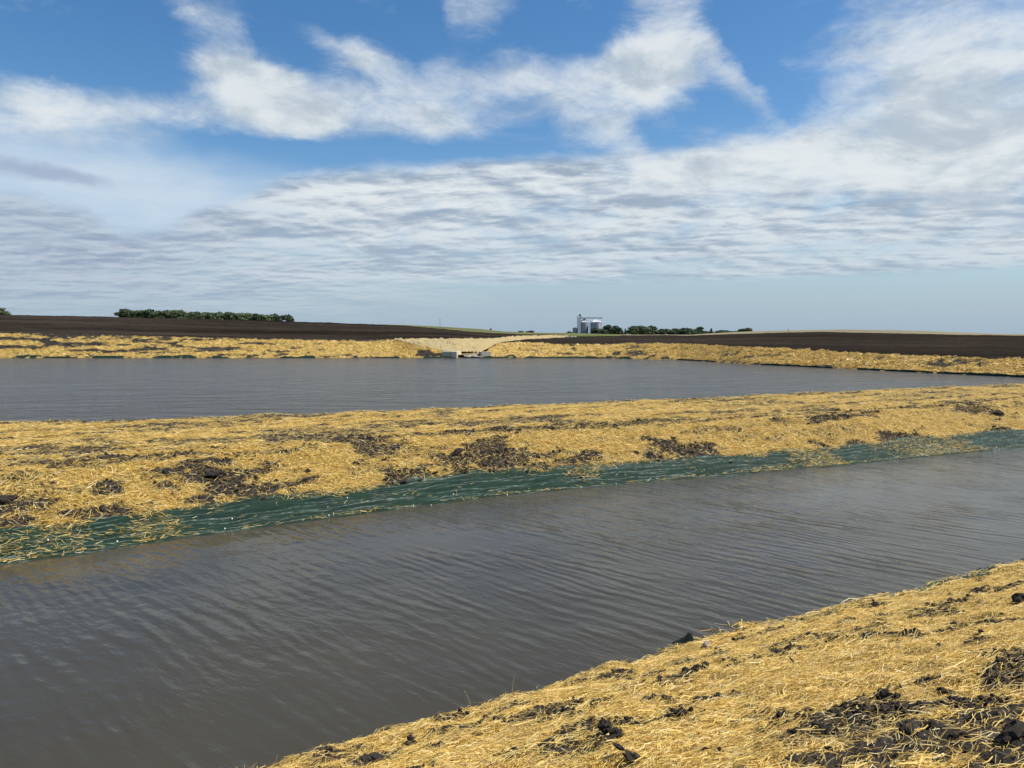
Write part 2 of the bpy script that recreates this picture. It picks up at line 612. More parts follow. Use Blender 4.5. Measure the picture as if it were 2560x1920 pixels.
def mat_water(name, body, specs, rough=0.08, spec=0.5, waves=(), gust=(0.35, 1.15)):
    m, g, p, out = material(name)
    tc = g.new('ShaderNodeTexCoord')
    pos = tc.outputs['Object']
    acc = None
    for rot, stretch, scale, amp, det, rgh, dist in specs:
        n = g.noise(g.frame(pos, rot, stretch), scale, det, rgh, dist)
        v = g.math('MULTIPLY', n, amp)
        acc = v if acc is None else g.math('ADD', acc, v)
    # trains of wind wavelets, each fading in and out
    for i, (rot, lam, amp, dist) in enumerate(waves):
        f = g.frame(pos, rot)
        w = g.new('ShaderNodeTexWave', wave_type='BANDS', bands_direction='Y', wave_profile='SIN')
        w.inputs['Scale'].default_value = 0.314 / lam
        w.inputs['Distortion'].default_value = dist
        w.inputs['Detail'].default_value = 2.5
        w.inputs['Detail Scale'].default_value = 0.9
        w.inputs['Detail Roughness'].default_value = 0.55
        g.l.new(f, w.inputs['Vector'])
        gate = g.step(g.noise(g.mapping(g.frame(pos, rot, (0.6, 1, 1)), loc=(7.0 * i, 3.0 * i, 0)), 0.55, 3, 0.6), 0.40, 0.66)
        acc = g.math('ADD', acc, g.math('MULTIPLY', g.math('MULTIPLY', w.outputs['Fac'], amp), gate))
    # gusts: patches of rougher and calmer water
    gu = g.step(g.noise(g.frame(pos, R(28), (0.5, 1, 1)), 0.22, 4, 0.6), 0.32, 0.68, *gust)
    acc = g.math('MULTIPLY', acc, gu)
    bump(g, p, acc, 1.0, 1.0)
    nb = g.noise(g.frame(pos, R(28), (0.4, 1, 1)), 0.25, 4, 0.55)
    g.l.new(g.ramp(nb, [(0.3, tuple(x * 0.85 for x in body)), (0.7, tuple(x * 1.15 for x in body))]), p.inputs['Base Color'])
    p.inputs['Roughness'].default_value = rough
    p.inputs['IOR'].default_value = 1.333
    p.inputs['Specular IOR Level'].default_value = spec
    return m


M_STRAW = mat_straw()
M_NEAR = mat_bank('straw_strewn_soil', 14.0, 5.0, bdist=0.02, under=0.26)
M_BERM = mat_bank('straw_strewn_berm_soil', 7.0, 2.2, aniso=(0.45, 1, 1), bdist=0.05, under=0.34)
M_FAR = mat_bank('straw_strewn_far_soil', 1.2, 1.3, aniso=(0.6, 1, 1), bdist=0.4, under=0.60, bstr=1.0, pale=0.10)
M_CREAM = mat_bank('pale_straw_blanket', 1.2, 0.6, bdist=0.25, pale=0.5, under=0.5)
M_CLOD = mat_soil('black_soil', 26.0, 0.02, dark=(0.016, 0.013, 0.011), mid=(0.044, 0.036, 0.029), light=(0.10, 0.083, 0.066))
M_TILL = mat_field('tilled_black_soil', (0.012, 0.0094, 0.0076), (0.029, 0.0232, 0.0185), (0.056, 0.045, 0.036))
M_GRASS = mat_field('pasture_grass', (0.085, 0.095, 0.038), (0.13, 0.135, 0.06), (0.20, 0.185, 0.10))
M_STUB = mat_field('pale_stubble', (0.17, 0.15, 0.095), (0.23, 0.20, 0.125), (0.30, 0.26, 0.17))
M_GREEN = mat_field('fresh_green_grass', (0.055, 0.095, 0.022), (0.075, 0.12, 0.03), (0.11, 0.15, 0.045))
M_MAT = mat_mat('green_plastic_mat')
M_CONC = mat_plain('concrete', (0.56, 0.47, 0.35), 0.85, nscale=1.6, var=0.2, bstr=0.3)
M_ROCK = mat_plain('pale_rock', (0.33, 0.29, 0.23), 0.85, nscale=3, var=0.35, bstr=0.6, bdist=0.05)
M_ROCKD = mat_plain('brown_stone', (0.10, 0.065, 0.045), 0.8, nscale=20, var=0.4, bstr=0.5)
M_PALE = mat_plain('pale_stone', (0.36, 0.31, 0.27), 0.8, nscale=26, var=0.4, bstr=0.5)
M_WOOD = mat_plain('weathered_wood', (0.11, 0.085, 0.065), 0.85, nscale=30, var=0.5, bstr=0.5)
M_STEEL = mat_plain('galvanised_steel', (0.40, 0.425, 0.46), 0.55, 0.3, nscale=0.8, var=0.12)
M_ROOF = mat_plain('galvanised_roof', (0.58, 0.60, 0.62), 0.5, 0.4, nscale=0.8, var=0.1)
M_FRAME = mat_plain('steel_frame', (0.22, 0.235, 0.25), 0.55, 0.4, nscale=1.0, var=0.2)
M_BARK = mat_plain('bark', (0.06, 0.05, 0.04), 0.9, nscale=4, var=0.4)
M_PIN = mat_plain('white_plastic', (0.8, 0.8, 0.78), 0.4, var=0.05)
M_STEM = mat_plain('dry_stem', (0.42, 0.33, 0.17), 0.7, var=0.3)
LEAF = [mat_leaf('dark_foliage', (0.032, 0.052, 0.024), (0.095, 0.135, 0.058)),
        mat_leaf('green_foliage', (0.060, 0.090, 0.038), (0.145, 0.190, 0.085)),
        mat_leaf('pale_foliage', (0.075, 0.10, 0.050), (0.15, 0.185, 0.10))]
# ripples run along the channel: crests lie about across it
CR = math.atan2(-0.68, 0.73)
M_CHAN = mat_water('muddy_channel_water', (0.052, 0.0455, 0.030), [
    (CR, (0.32, 1, 1), 2.4, 0.034, 2, 0.5, 0.3),
    (CR + R(8), (0.4, 1, 1), 8.0, 0.0125, 3, 0.55, 0.3),
    (CR - R(12), (0.5, 1, 1), 26.0, 0.0042, 3, 0.55, 0.0),
], rough=0.03, spec=0.30, waves=[(CR + R(2), 0.38, 0.0150, 3.4), (CR - R(5), 0.24, 0.0075, 3.0)])
M_POND = mat_water('muddy_pond_water', (0.043, 0.0385, 0.028), [
    (R(-6), (0.25, 1, 1), 1.4, 0.20, 4, 0.65, 0.3),
    (R(4), (0.35, 1, 1), 0.55, 0.50, 4, 0.65, 0.3),
    (R(12), (0.5, 1, 1), 5.0, 0.045, 3, 0.6, 0.0),
], rough=0.2, spec=0.19, gust=(0.8, 1.1))

# ------------------------------------------------------------------ near bank, channel and berm
A = R(28.3)
T2 = np.array([math.cos(A), math.sin(A)])
N2 = np.array([-math.sin(A), math.cos(A)])


def sq(p):
    p = np.asarray(p)
    return p[..., 0] * T2[0] + p[..., 1] * T2[1], p[..., 0] * N2[0] + p[..., 1] * N2[1]


def xy(s, q):
    return s * T2[0] + q * N2[0], s * T2[1] + q * N2[1]


def curve(pts):
    s, q = zip(*[sq(p) for p in pts])
    s, q = np.array(s), np.array(q)
    o = np.argsort(s)
    s, q = s[o], q[o]
    sl0 = (q[1] - q[0]) / (s[1] - s[0]); sl1 = (q[-1] - q[-2]) / (s[-1] - s[-2])
    s = np.concatenate([[s[0] - 60], s, [s[-1] + 60]])
    q = np.concatenate([[q[0] - 60 * sl0 * 0.5], q, [q[-1] + 60 * sl1 * 0.5]])
    return lambda x: np.interp(x, s, q)


Q_NEAR = curve([atz(640, 1922, 0), atz(1100, 1790, 0), atz(1420, 1703, 0), atz(1700, 1620, 0), atz(2000, 1548, 0), atz(2300, 1470, 0), atz(2560, 1408, 0)])
Q_BERM = curve([atz(0, 1410, 0), atz(215, 1383, 0), atz(450, 1345, 0), atz(870, 1290, 0), atz(1250, 1238, 0), atz(1710, 1197, 0), atz(2080, 1166, 0), atz(2560, 1116, 0)])
ZC = 1.40
Q_CREST = curve([atz(0, 1060, ZC), atz(400, 1050, ZC), atz(860, 1034, ZC), atz(1280, 1016, ZC), atz(1720, 998, ZC), atz(2120, 979, ZC), atz(2560, 960, ZC)])
SLOPE = 0.36
CAMZ = 3.35


def h_near0(s, q):
    d = Q_NEAR(s) - q
    z = np.where(d > 0, SLOPE * d, 0.45 * d)
    return np.minimum(z, CAMZ + 0.0 * d), d


def h_berm0(s, q):
    e = q - Q_BERM(s)
    f = Q_CREST(s) - q
    z = np.interp(e, [-8, 0, 1.35, 4.1, 5.2, 8.0], [-3.2, 0, 0.43, 1.24, 1.36, ZC])
    zb = np.interp(-f, [0, 0.6, 1.5, 12], [ZC, ZC - 0.06, ZC - 0.35, -3.5])
    return np.where(f > 0, z, np.minimum(z, zb)), e, f


def hit(px, py):
    """where the line of sight through a photo pixel meets the near bank, the berm or the water"""
    r = ray(px, py)
    t = np.concatenate([np.arange(2.5, 60, 0.02)])
    P = EYE[None, :] + r[None, :] / r[1] * t[:, None]
    s, q = sq(P)
    g = np.maximum(np.maximum(h_near0(s, q)[0], h_berm0(s, q)[0]), 0.0)
    i = np.argmax(P[:, 2] <= g)
    return P[i]


def patches(lst):
    out = []
    for px, py, rx, ry, w in lst:
        P = hit(px, py)
        s, q = sq(P)
        d = P[1]
        # size of the patch on the ground: along the bank and across it
        Pu, Pd = hit(px, py - ry), hit(px, py + ry)
        out.append((s, q, rx * d / F * 1.55, max(0.08, 0.78 * abs(sq(Pu)[1] - sq(Pd)[1])), w))
    return out


def patchsum(s, q, lst, jit=0.0):
    v = np.zeros_like(s)
    for ps, pq, rs, rq, w in lst:
        r = np.sqrt(((s - ps) / rs) ** 2 + ((q - pq) / rq) ** 2) + jit
        v = np.maximum(v, w * (1 - sst(r, 0.55, 1.25)))
    return v


BARE_BERM = patches([
    (575, 1201, 78, 36, 1.0), (655, 1235, 100, 26, .85), (286, 1279, 52, 15, 1.0), (758, 1092, 110, 15, .8), (117, 1123, 120, 13, .75),
    (560, 1110, 100, 7, .8), (60, 1150, 70, 12, .5), (1210, 1143, 85, 26, .95), (1290, 1162, 120, 22, .8), (1035, 1197, 48, 22, .95), (1200, 1187, 48, 12, .9),
    (1445, 1152, 115, 14, .8), (1676, 1125, 48, 22, 1.0), (895, 1096, 55, 16, .85), (960, 1068, 95, 7, .7), (1112, 1034, 48, 5, .85),
    (1385, 1053, 42, 8, .75), (1249, 1058, 100, 9, .75), (1720, 1132, 82, 18, .95), (2080, 1047, 84, 6, 1.0), (2244, 1094, 62, 14, .9), (2440, 1025, 72, 16, .7),
    (2050, 1025, 62, 6, .7), (2497, 1076, 52, 6, .9), (2058, 1112, 24, 11, .9), (2139, 1109, 30, 6, .9), (20, 1270, 55, 22, .7), (20, 1310, 40, 12, .8),
    (1520, 1060, 140, 4, .7), (1300, 1078, 150, 3, .8), (1650, 1048, 110, 5, .6), (1900, 1010, 100, 4, .6), (2300, 990, 120, 4, .6), (300, 1068, 120, 5, .5),
    (140, 1230, 60, 12, .45), (270, 1222, 20, 10, .8), (430, 1186, 40, 8, .8), (940, 1170, 70, 12, .5), (985, 1140, 50, 10, .4), (1100, 1120, 90, 5, .5),
    (2000, 1085, 60, 7, .4), (1860, 1090, 50, 9, .4), (1930, 1100, 30, 6, .5), (1780, 1075, 120, 5, .5), (700, 1075, 90, 4, .5), (230, 1150, 120, 6, .55)])
ON_MAT = patches([(60, 1375, 120, 34, .5), (150, 1350, 60, 24, .55), (390, 1322, 50, 18, .9), (290, 1335, 110, 8, .5), (2075, 1165, 46, 46, 1.0), (2330, 1125, 60, 24, .8), (1460, 1185, 36, 12, .85),
                  (2300, 1118, 90, 16, .6), (2400, 1118, 50, 20, .95), (2010, 1150, 60, 10, .5), (1930, 1172, 90, 6, .4), (2200, 1120, 40, 10, .4), (2180, 1106, 26, 6, .8)])


def cover_berm(s, q):
    _, e, f = h_berm0(s, q)
    j = fbm(s * 1.3, q * 2.6, 5, 5, 0.6) * 0.95
    b = patchsum(s, q, BARE_BERM, j)
    n = fbm(s * 0.35, q * 1.6, 5, 11)
    n2 = fbm(s * 1.8, q * 3.2, 4, 21)
    top = sst(e, 3.6, 5.2)
    thin = sst(n * 0.6 + n2 * 0.4, 0.0, 0.40) * (0.45 + 0.45 * top)
    lines = sst(fbm(s * 0.16, q * 3.4, 4, 77), 0.06, 0.36) * 0.85 * (0.25 + 0.75 * top)
    c = 1.0 - np.maximum(np.maximum(b, thin), lines)
    edge = sst(f, 0.15, 0.9 + 0.5 * n)
    c = c * (0.35 + 0.65 * edge)
    return np.clip(c, 0, 1)


BARE_NEAR = patches([(2500, 1890, 240, 110, .85), (2330, 1868, 240, 60, .85), (2460, 1790, 190, 50, .8), (2120, 1815, 180, 40, .85), (2060, 1790, 90, 24, .9), (2200, 1880, 170, 40, .9), (2540, 1680, 90, 26, .85), (2490, 1880, 170, 75, .9), (2330, 1868, 190, 55, .85), (2180, 1895, 150, 30, .7), (2420, 1765, 150, 34, .8), (2130, 1815, 140, 34, .85),
                     (2010, 1835, 110, 22, .8), (2240, 1790, 80, 18, .85), (2520, 1700, 80, 16, .8), (1960, 1632, 120, 8, .8), (1880, 1648, 70, 8, .85),
                     (2180, 1580, 60, 9, .7), (2320, 1540, 70, 10, .7), (1750, 1755, 70, 9, .75), (1690, 1705, 80, 8, .75), (1240, 1890, 60, 9, .7), (1600, 1715, 60, 8, .6),
                     (940, 1890, 50, 9, .85), (820, 1890, 45, 9, .8), (1560, 1817, 60, 16, .75), (1420, 1860, 70, 10, .6), (2520, 1640, 60, 12, .75), (2060, 1845, 70, 26, .85),
                     (1880, 1840, 70, 10, .6), (1790, 1890, 60, 10, .6), (1900, 1790, 80, 7, .5), (2480, 1820, 120, 24, .8), (1190, 1815, 60, 8, .7), (1110, 1830, 40, 8, .7), (1390, 1795, 50, 10, .6), (1310, 1890, 60, 14, .6), (2410, 1560, 60, 8, .6), (1720, 1800, 50, 14, .6)])



def cover_near(s, q):
    d = Q_NEAR(s) - q
    j = fbm(s * 2.6, q * 5.0, 5, 41, 0.6) * 0.95
    b = patchsum(s, q, BARE_NEAR, j)
    n = fbm(s * 1.6, q * 2.8, 4, 51)
    thin = sst(n, 0.16, 0.55) * 0.78
    c = 1 - np.maximum(b, thin)
    lip = 1 - sst(d + 0.16 * n, 0.02, 0.26)
    return np.clip(c * (1 - 0.7 * lip), 0, 1)


def h_near(s, q, cov=None):
    s = np.asarray(s, float); q = np.asarray(q, float)
    ss, qq = s + 0.0, q + 0.10 * fbm(s * 0.9, q * 0.9, 3, 3) + 0.05 * fbm(s * 4, q * 4, 2, 8)
    z, d = h_near0(ss, qq)
    if cov is None:
        cov = cover_near(s, q)
    bare = 1 - cov
    z = z + 0.06 * fbm(s * 1.1, q * 1.1, 3, 61) + 0.028 * fbm(s * 5, q * 5, 3, 62) * (0.5 + bare)
    lump = np.abs(fbm(s * 9, q * 9, 3, 63))
    return z + bare * (0.05 * lump + 0.035 * np.abs(fbm(s * 14, q * 14, 2, 65)) + 0.022 * fbm(s * 26, q * 26, 2, 64)) * sst(d, 0.0, 0.3)


def h_berm(s, q, cov=None):
    s = np.asarray(s, float); q = np.asarray(q, float)
    qq = q + 0.10 * fbm(s * 0.5, q * 0.5, 3, 13) + 0.03 * fbm(s * 3, q * 3, 2, 18)
    z, e, f = h_berm0(s, qq)
    if cov is None:
        cov = cover_berm(s, q)
    onmat = 1 - sst(e, 1.2, 1.6)
    bare = (1 - cov) * (1 - onmat)
    slope = 1 - sst(e, 4.0, 6.0)
    z = z + (0.07 * fbm(s * 0.5, q * 0.8, 3, 71) + 0.05 * fbm(s * 2.2, q * 2.2, 3, 72) * (0.4 + bare)) * (1 - 0.7 * onmat)
    lump = np.abs(fbm(s * 4.5, q * 4.5, 3, 73))
    return z + bare * ((0.075 * slope + 0.025) * (lump - 0.15) + 0.03 * fbm(s * 11, q * 11, 2, 74))


def strip(name, smin, smax, ds, qlo, qhi, dq, hf, cf, mat):
    """a sheet along the channel between two lines qlo(s), qhi(s)"""
    s1 = np.arange(smin, smax, ds)
    nq = max(4, int(np.max(qhi(s1) - qlo(s1)) / dq))
    w = np.linspace(0, 1, nq)
    s = np.repeat(s1[:, None], nq, 1)
    q = qlo(s1)[:, None] * (1 - w) + qhi(s1)[:, None] * w
    cov = cf(s, q)
    z = hf(s, q, cov)
    x, y = xy(s, q)
    me = mesh_np(name, np.stack([x, y, z], -1), grid_quads(len(s1), nq))
    attr(me, 'cover', cov)
    return obj(name, me, mat)


s_cam = sq(EYE)[0]
bank = struct(strip('bank', -3.0, 21, 0.03, lambda s: Q_NEAR(s) - 8.2, lambda s: Q_NEAR(s) + 0.5, 0.022, h_near, cover_near, M_NEAR))
bank2 = struct(strip('bank_top', -30, 40, 0.5, lambda s: Q_NEAR(s) - 40, lambda s: Q_NEAR(s) - 8.15, 0.5, h_near, lambda s, q: np.full_like(s, 0.8), M_NEAR))
bank3 = struct(strip('bank', -40, -2.99, 0.15, lambda s: Q_NEAR(s) - 8.2, lambda s: Q_NEAR(s) + 2.5, 0.12, h_near, cover_near, M_NEAR))
bank4 = struct(strip('bank', 20.98, 60, 0.15, lambda s: Q_NEAR(s) - 8.2, lambda s: Q_NEAR(s) + 2.5, 0.12, h_near, cover_near, M_NEAR))
berm = struct(strip('berm', -16, 66, 0.085, lambda s: Q_BERM(s) - 0.6, lambda s: Q_CREST(s) + 1.5, 0.085, h_berm, cover_berm, M_BERM))
berm2 = struct(strip('berm', -46, 96, 0.5, lambda s: Q_CREST(s) + 1.48, lambda s: Q_CREST(s) + 12, 0.5, h_berm, cover_berm, M_BERM))
berm3 = struct(strip('berm', -46, -15.99, 0.3, lambda s: Q_BERM(s) - 0.6, lambda s: Q_CREST(s) + 1.5, 0.3, h_berm, cover_berm, M_BERM))
berm4 = struct(strip('berm', 65.9, 96, 0.3, lambda s: Q_BERM(s) - 0.6, lambda s: Q_CREST(s) + 1.5, 0.3, h_berm, cover_berm, M_BERM))

# ------------------------------------------------------------------ water
def flat(name, pts, z, mat):
    def fn(bm):
        bm.faces.new([bm.verts.new((p[0], p[1], z)) for p in pts])
    return struct(obj(name, bm_mesh(name, fn), mat))


def sqpt(s, q):
    x, y = xy(s, q)
    return (float(x), float(y))


mid = [sqpt(s, float(Q_BERM(s)) + 4.0) for s in np.linspace(-60, 120, 40)]
flat('channel_water', [sqpt(-60, Q_NEAR(-60.) - 3), sqpt(120, Q_NEAR(120.) - 3)] + mid[::-1], 0.0, M_CHAN)
flat('pond_water', mid + [(160, 170), (60, 205), (-260, 205), (-260, 40)], 0.0, M_POND)
flat('pond_bed', [(-400, -150), (400, -150), (400, 260), (-400, 260)], -4.0, M_CLOD)

# ------------------------------------------------------------------ far banks and fields: sheets lofted between surveyed lines
def resample(pts, n, key=None):
    pts = np.asarray(pts, float)
    u = np.concatenate([[0], np.cumsum(np.linalg.norm(np.diff(pts[:, :2], axis=0), axis=1))]) if key is None else np.asarray(key, float)
    w = np.linspace(u[0], u[-1], n)
    return np.stack([np.interp(w, u, pts[:, i]) for i in range(3)], -1)


def col_pts(lst, cols):
    """lst of (px, py, Y) -> points at the given photo columns"""
    a = np.array(lst, float)
    return np.array([at(c, np.interp(c, a[:, 0], a[:, 1]), np.interp(c, a[:, 0], a[:, 2])) for c in cols])


LOFT = {}


def wisps(n, label, length=0.42, width=0.055, lift=0.15, pxmax=3600, pale=None):
    """coarse wisps of straw lying on the sheet lofted last"""
    P, V, c = LOFT['P'], LOFT['V'], LOFT['c']
    i = rng.integers(0, P.shape[0] - 1, n); j = rng.integers(0, P.shape[1] - 1, n)
    a, b = rng.random((n, 1)), rng.random((n, 1))
    p = P[i, j] * (1 - a) * (1 - b) + P[i + 1, j] * a * (1 - b) + P[i, j + 1] * (1 - a) * b + P[i + 1, j + 1] * a * b
    du = P[i + 1, j] - P[i, j]; dv = P[i, j + 1] - P[i, j]
    du /= np.linalg.norm(du, axis=1)[:, None] + 1e-9; dv /= np.linalg.norm(dv, axis=1)[:, None] + 1e-9
    px = 1280 + F * p[:, 0] / p[:, 1]
    k = (p[:, 2] > 0.08) & (np.abs(px - 1280) < pxmax / 2) & (rng.random(n) < sst(c[i, j], 0.35, 1.0))
    p, du, dv = p[k], du[k], dv[k]
    m = len(p)
    an = rng.uniform(0, math.pi, m)[:, None]
    d = du * np.cos(an) + dv * np.sin(an)
    w = -du * np.sin(an) + dv * np.cos(an)
    L = length * np.exp(rng.normal(0, .4, (m, 1))); W = width * np.exp(rng.normal(0, .4, (m, 1)))
    up = np.array([[0, 0, 1.0]])
    A_ = p - d * L / 2 + up * rng.random((m, 1)) * lift; B_ = p + d * L / 2 + up * rng.random((m, 1)) * lift
    C_ = (A_ + B_) / 2 + up * rng.random((m, 1)) * lift * .7 + w * rng.normal(0, .06, (m, 1))
    w = w * W / 2 + up * W * rng.uniform(-.5, .5, (m, 1))
    X = np.stack([A_ - w, A_ + w, C_ - w, C_ + w, B_ - w * .6, B_ + w * .6], 1)
    o_ = np.arange(m)[:, None] * 6
    me = mesh_np('straw_mulch', X.reshape(-1, 3), np.concatenate([o_ + np.array([[0, 1, 3, 2]]), o_ + np.array([[2, 3, 5, 4]])]), smooth=False)
    tag(obj('straw_mulch', me, M_STRAW), label, 'straw', kind='stuff')


def loft(name, lines, nu, nvs, mat, amp=0.0, freq=0.1, cover=None, prof=None, amp2=0.0, freq2=1.0, pin=False, seed=0):
    """lines: list of equally long 3D polylines; nvs rows between neighbours"""
    L = []
    for ln in lines:
        ln = np.asarray(ln, float)
        k = np.arange(len(ln))
        w = np.linspace(0, len(ln) - 1, nu)
        L.append(np.stack([np.interp(w, k, ln[:, i]) for i in range(3)], -1))
    rows, vv = [], []
    for i in range(len(L) - 1):
        n = nvs[i]
        for j in range(n + (1 if i == len(L) - 2 else 0)):
            t = j / n
            rows.append(L[i] * (1 - t) + L[i + 1] * t)
            vv.append(i + t)
    P = np.stack(rows, 1)
    V = np.repeat(np.array(vv)[None, :], nu, 0)
    x, y = P[..., 0], P[..., 1]
    w = 0.08 + 0.92 * sst(V - 1, 0.02, 0.22) if pin else 1.0
    P[..., 2] += w * (amp * fbm(x * freq, y * freq, 4, 201 + seed) + amp2 * fbm(x * freq2, y * freq2, 3, 211 + seed))
    me = mesh_np(name, P, grid_quads(P.shape[0], P.shape[1]))
    if cover is not None:
        cv = cover(x, y, V, P[..., 2])
        attr(me, 'cover', cv)
        LOFT['P'], LOFT['V'], LOFT['c'] = P, V, cv
    return struct(obj(name, me, mat))


def cols_between(a, b, n):
    return np.linspace(a, b, n)


WY = 895.0
# --- left: pond bank, tilled hill
cL = np.concatenate([np.linspace(-900, 960, 94), np.linspace(972, 1142, 18)])
L_water = col_pts([(-900, WY, atz(0, WY, 0)[1]), (1200, WY, atz(0, WY, 0)[1])], cL)
L_water[:, 2] = 0
L_under = L_water + np.array([0, -4, -1.2])
L_top = col_pts([(-900, 812, 178), (0, 831, 178), (200, 835, 178), (400, 840, 178), (780, 849, 178), (900, 852, 178), (950, 849, 179), (985, 848, 180), (1040, 862, 172), (1105, 877, 166), (1142, 891, 161)], cL)


def cover_far(x, y, V, z):
    n = fbm(x * 0.10, y * 0.16, 5, 301, 0.6)
    n2 = fbm(x * 0.6, y * 0.8, 4, 305, 0.6)
    n3 = fbm(x * 0.05, z * 2.2, 3, 309)
    v = V - 1
    c = 1.0 - sst(n * 0.4 + n2 * 0.65 + 0.35 * n3, -0.05, 0.6) * 0.72
    c = np.where(v > 0.95 + 0.05 * n2, c * 0.3, c)
    c = c - 0.4 * (1 - sst(v, 0.05, 0.22)) * sst(n2, -0.1, 0.4)
    return np.clip(c, 0, 1)


def cover_left(x, y, V, z):
    c = cover_far(x, y, V, z)
    # the left end of the bank is thinly covered, tracked and bare near the top
    w = 0.25 + 0.75 * sst(-x, 40, 62)
    n3 = fbm(x * 0.09, (V - 1) * 7.0, 4, 340, 0.6)
    c = c - 0.7 * w * sst(n3, -0.1, 0.3) * sst(V - 1, 0.1, 0.3)
    # bare earth below the inlet corner
    px = 1280 + F * x / y
    c = np.where((px > 1030 + 30 * fbm(x * .4, V * 3, 3, 350) + 40 * (0.5 - (V - 1))) & (V - 1 > 0.08) & (V - 1 < 0.62 + 0.2 * fbm(x * .5, V, 2, 351)), c * 0.2, c)
    return np.clip(c, 0, 1)


loft('far_bank', [L_under, L_water, L_top], 900, [3, 60], M_FAR, amp=0.10, freq=0.35, cover=cover_left, amp2=0.20, freq2=0.9)
wisps(110000, 'wisps of straw on the far bank below the left tilled hill')
cF = np.linspace(-900, 1420, 120)
L_top2 = col_pts([(-900, 812, 178), (0, 831, 178), (200, 835, 178), (400, 840, 178), (780, 849, 178), (900, 852, 178), (950, 849, 179), (985, 847, 181), (1050, 846, 184), (1150, 846, 190), (1230, 845, 214),
                  (1280, 840.5, 244), (1340, 838.3, 286), (1380, 837.5, 312), (1420, 838.6, 342)], cF)
L_top2[:, 2] += 0.0
L_sky = col_pts([(-900, 766, 420), (0, 786, 420), (300, 792.5, 420), (780, 805, 420), (900, 809.5, 415), (1010, 814, 400), (1100, 822, 385), (1200, 831, 372), (1290, 836, 368), (1380, 836.2, 364), (1420, 837.6, 360)], cF)
L_back = col_pts([(-900, 767, 620), (0, 787.5, 620), (300, 794, 620), (780, 806, 620), (900, 810.5, 620), (1010, 815, 600), (1100, 823, 500), (1200, 832, 450), (1290, 837, 400), (1420, 840, 370)], cF)
L_far = L_back * np.array([1.25, 1.25, 1]) + np.array([0, 60, -9])
loft('field', [L_top2 + np.array([0, 1.5, -1.2]), L_top2 + np.array([0, 0, -0.1]), L_sky], 520, [4, 90], M_TILL, amp=0.22, freq=0.08, amp2=0.14, freq2=0.5, seed=3, pin=True)
loft('hills', [L_sky - np.array([0, 2, 0.2]), L_back, L_far], 160, [16, 4], M_STUB, amp=0.10, freq=0.03, seed=5)
# grass shoulder right of the tilled hill
cG = np.linspace(880, 1560, 60)
G_bot = col_pts([(880, 812, 430), (1010, 816, 412), (1100, 824, 392), (1200, 833, 378), (1290, 838.5, 366), (1420, 841, 352), (1560, 842, 345)], cG)
G_sky = col_pts([(880, 812, 560), (960, 811, 600), (1010, 812.3, 600), (1100, 816.5, 600), (1200, 822.5, 600), (1260, 828.5, 610), (1330, 831.5, 640), (1430, 832.5, 700), (1480, 834.3, 740), (1560, 836.2, 760)], cG)
G_back = G_sky * np.array([1.35, 1.35, 1]) + np.array([0, 0, -1.5])
loft('grass', [G_bot, G_sky, G_back], 160, [24, 6], M_GRASS, amp=0.06, freq=0.03, seed=7)

# --- pale blanket in the inlet
cC = np.concatenate([np.linspace(985, 1420, 60)])
C_bot = col_pts([(985, 848, 180.2), (1040, 862.3, 172), (1105, 877.5, 166), (1150, 880, 172), (1190, 880, 178), (1215, 876, 190), (1240, 869, 205), (1270, 861, 225), (1310, 855, 250), (1360, 850, 280), (1420, 846, 322)], cC)
C_top = col_pts([(985, 847, 181), (1050, 846, 184), (1150, 846, 190), (1230, 845, 214), (1280, 840.5, 244), (1340, 838.3, 286), (1380, 837.5, 312), (1420, 838.6, 342)], cC)


def cover_cream(x, y, V, z):
    n = fbm(x * 0.5 + y * 0.4, (x - y) * 0.15, 4, 401)
    return np.clip(1.0 - sst(n, 0.2, 0.8) * 0.45 - sst(V, 0.93, 1.0) * 0.5, 0, 1)


loft('inlet_bank', [C_bot, C_top, C_top + np.array([0, 2, -0.5])], 300, [24, 2], M_CREAM, amp=0.10, freq=0.5, cover=cover_cream, amp2=0.26, freq2=1.1, seed=9)
# floor of the inlet
fl = [at(1100, 885, 163), at(1160, 880, 178), at(1215, 876, 192), at(1270, 861, 227), at(1420, 846, 325)]
fr = [(14, 163, .5), (20, 178, .6), (26, 195, .8), (34, 228, 1.2), (60, 325, 3.0)]
loft('inlet_floor', [np.array(fl) + np.array([-6, 2, -0.1]), np.array(fr) + np.array([0, 0, -0.2])], 60, [10], M_FAR, amp=0.1, freq=0.3, seed=11,
     cover=lambda x, y, V, z: np.full_like(x, 0.55))

# --- right: pond bank, tilled hill
cR = np.concatenate([np.linspace(1204, 1300, 20), np.linspace(1306, 1700, 50), np.linspace(1710, 3700, 150)])
rw = [(1204, 895), (1450, 895), (1560, 896.5), (1700, 900), (1780, 904.5), (1860, 910), (2000, 916.5), (2200, 926.5), (2560, 943.5), (2900, 962), (3300, 990), (3700, 1030)]
R_water = np.array([atz(c, np.interp(c, *zip(*rw)), 0) for c in cR])
R_under = R_water + np.array([-2.5, -3, -1.2])
rt = [(1204, 893, 161), (1216, 880, 165), (1228, 867, 168), (1245, 859, 171), (1305, 855, 173), (1400, 860, 173), (1530, 861, 172), (1560, 857, 172), (1700, 858, 162), (1780, 862, 151), (1860, 867, 139), (1960, 871, 132),
      (2200, 885, 114), (2400, 892, 104), (2560, 898, 97), (2900, 913, 84), (3300, 935, 70), (3700, 960, 58)]
R_top = col_pts(rt, cR)
loft('far_bank', [R_under, R_water, R_top], 1000, [3, 50], M_FAR, amp=0.10, freq=0.35, cover=cover_far, amp2=0.18, freq2=0.9, seed=2)
wisps(190000, 'wisps of straw on the far bank right of the concrete inlet')
cH = np.concatenate([np.linspace(1228, 1430, 40), np.linspace(1436, 3700, 130)])
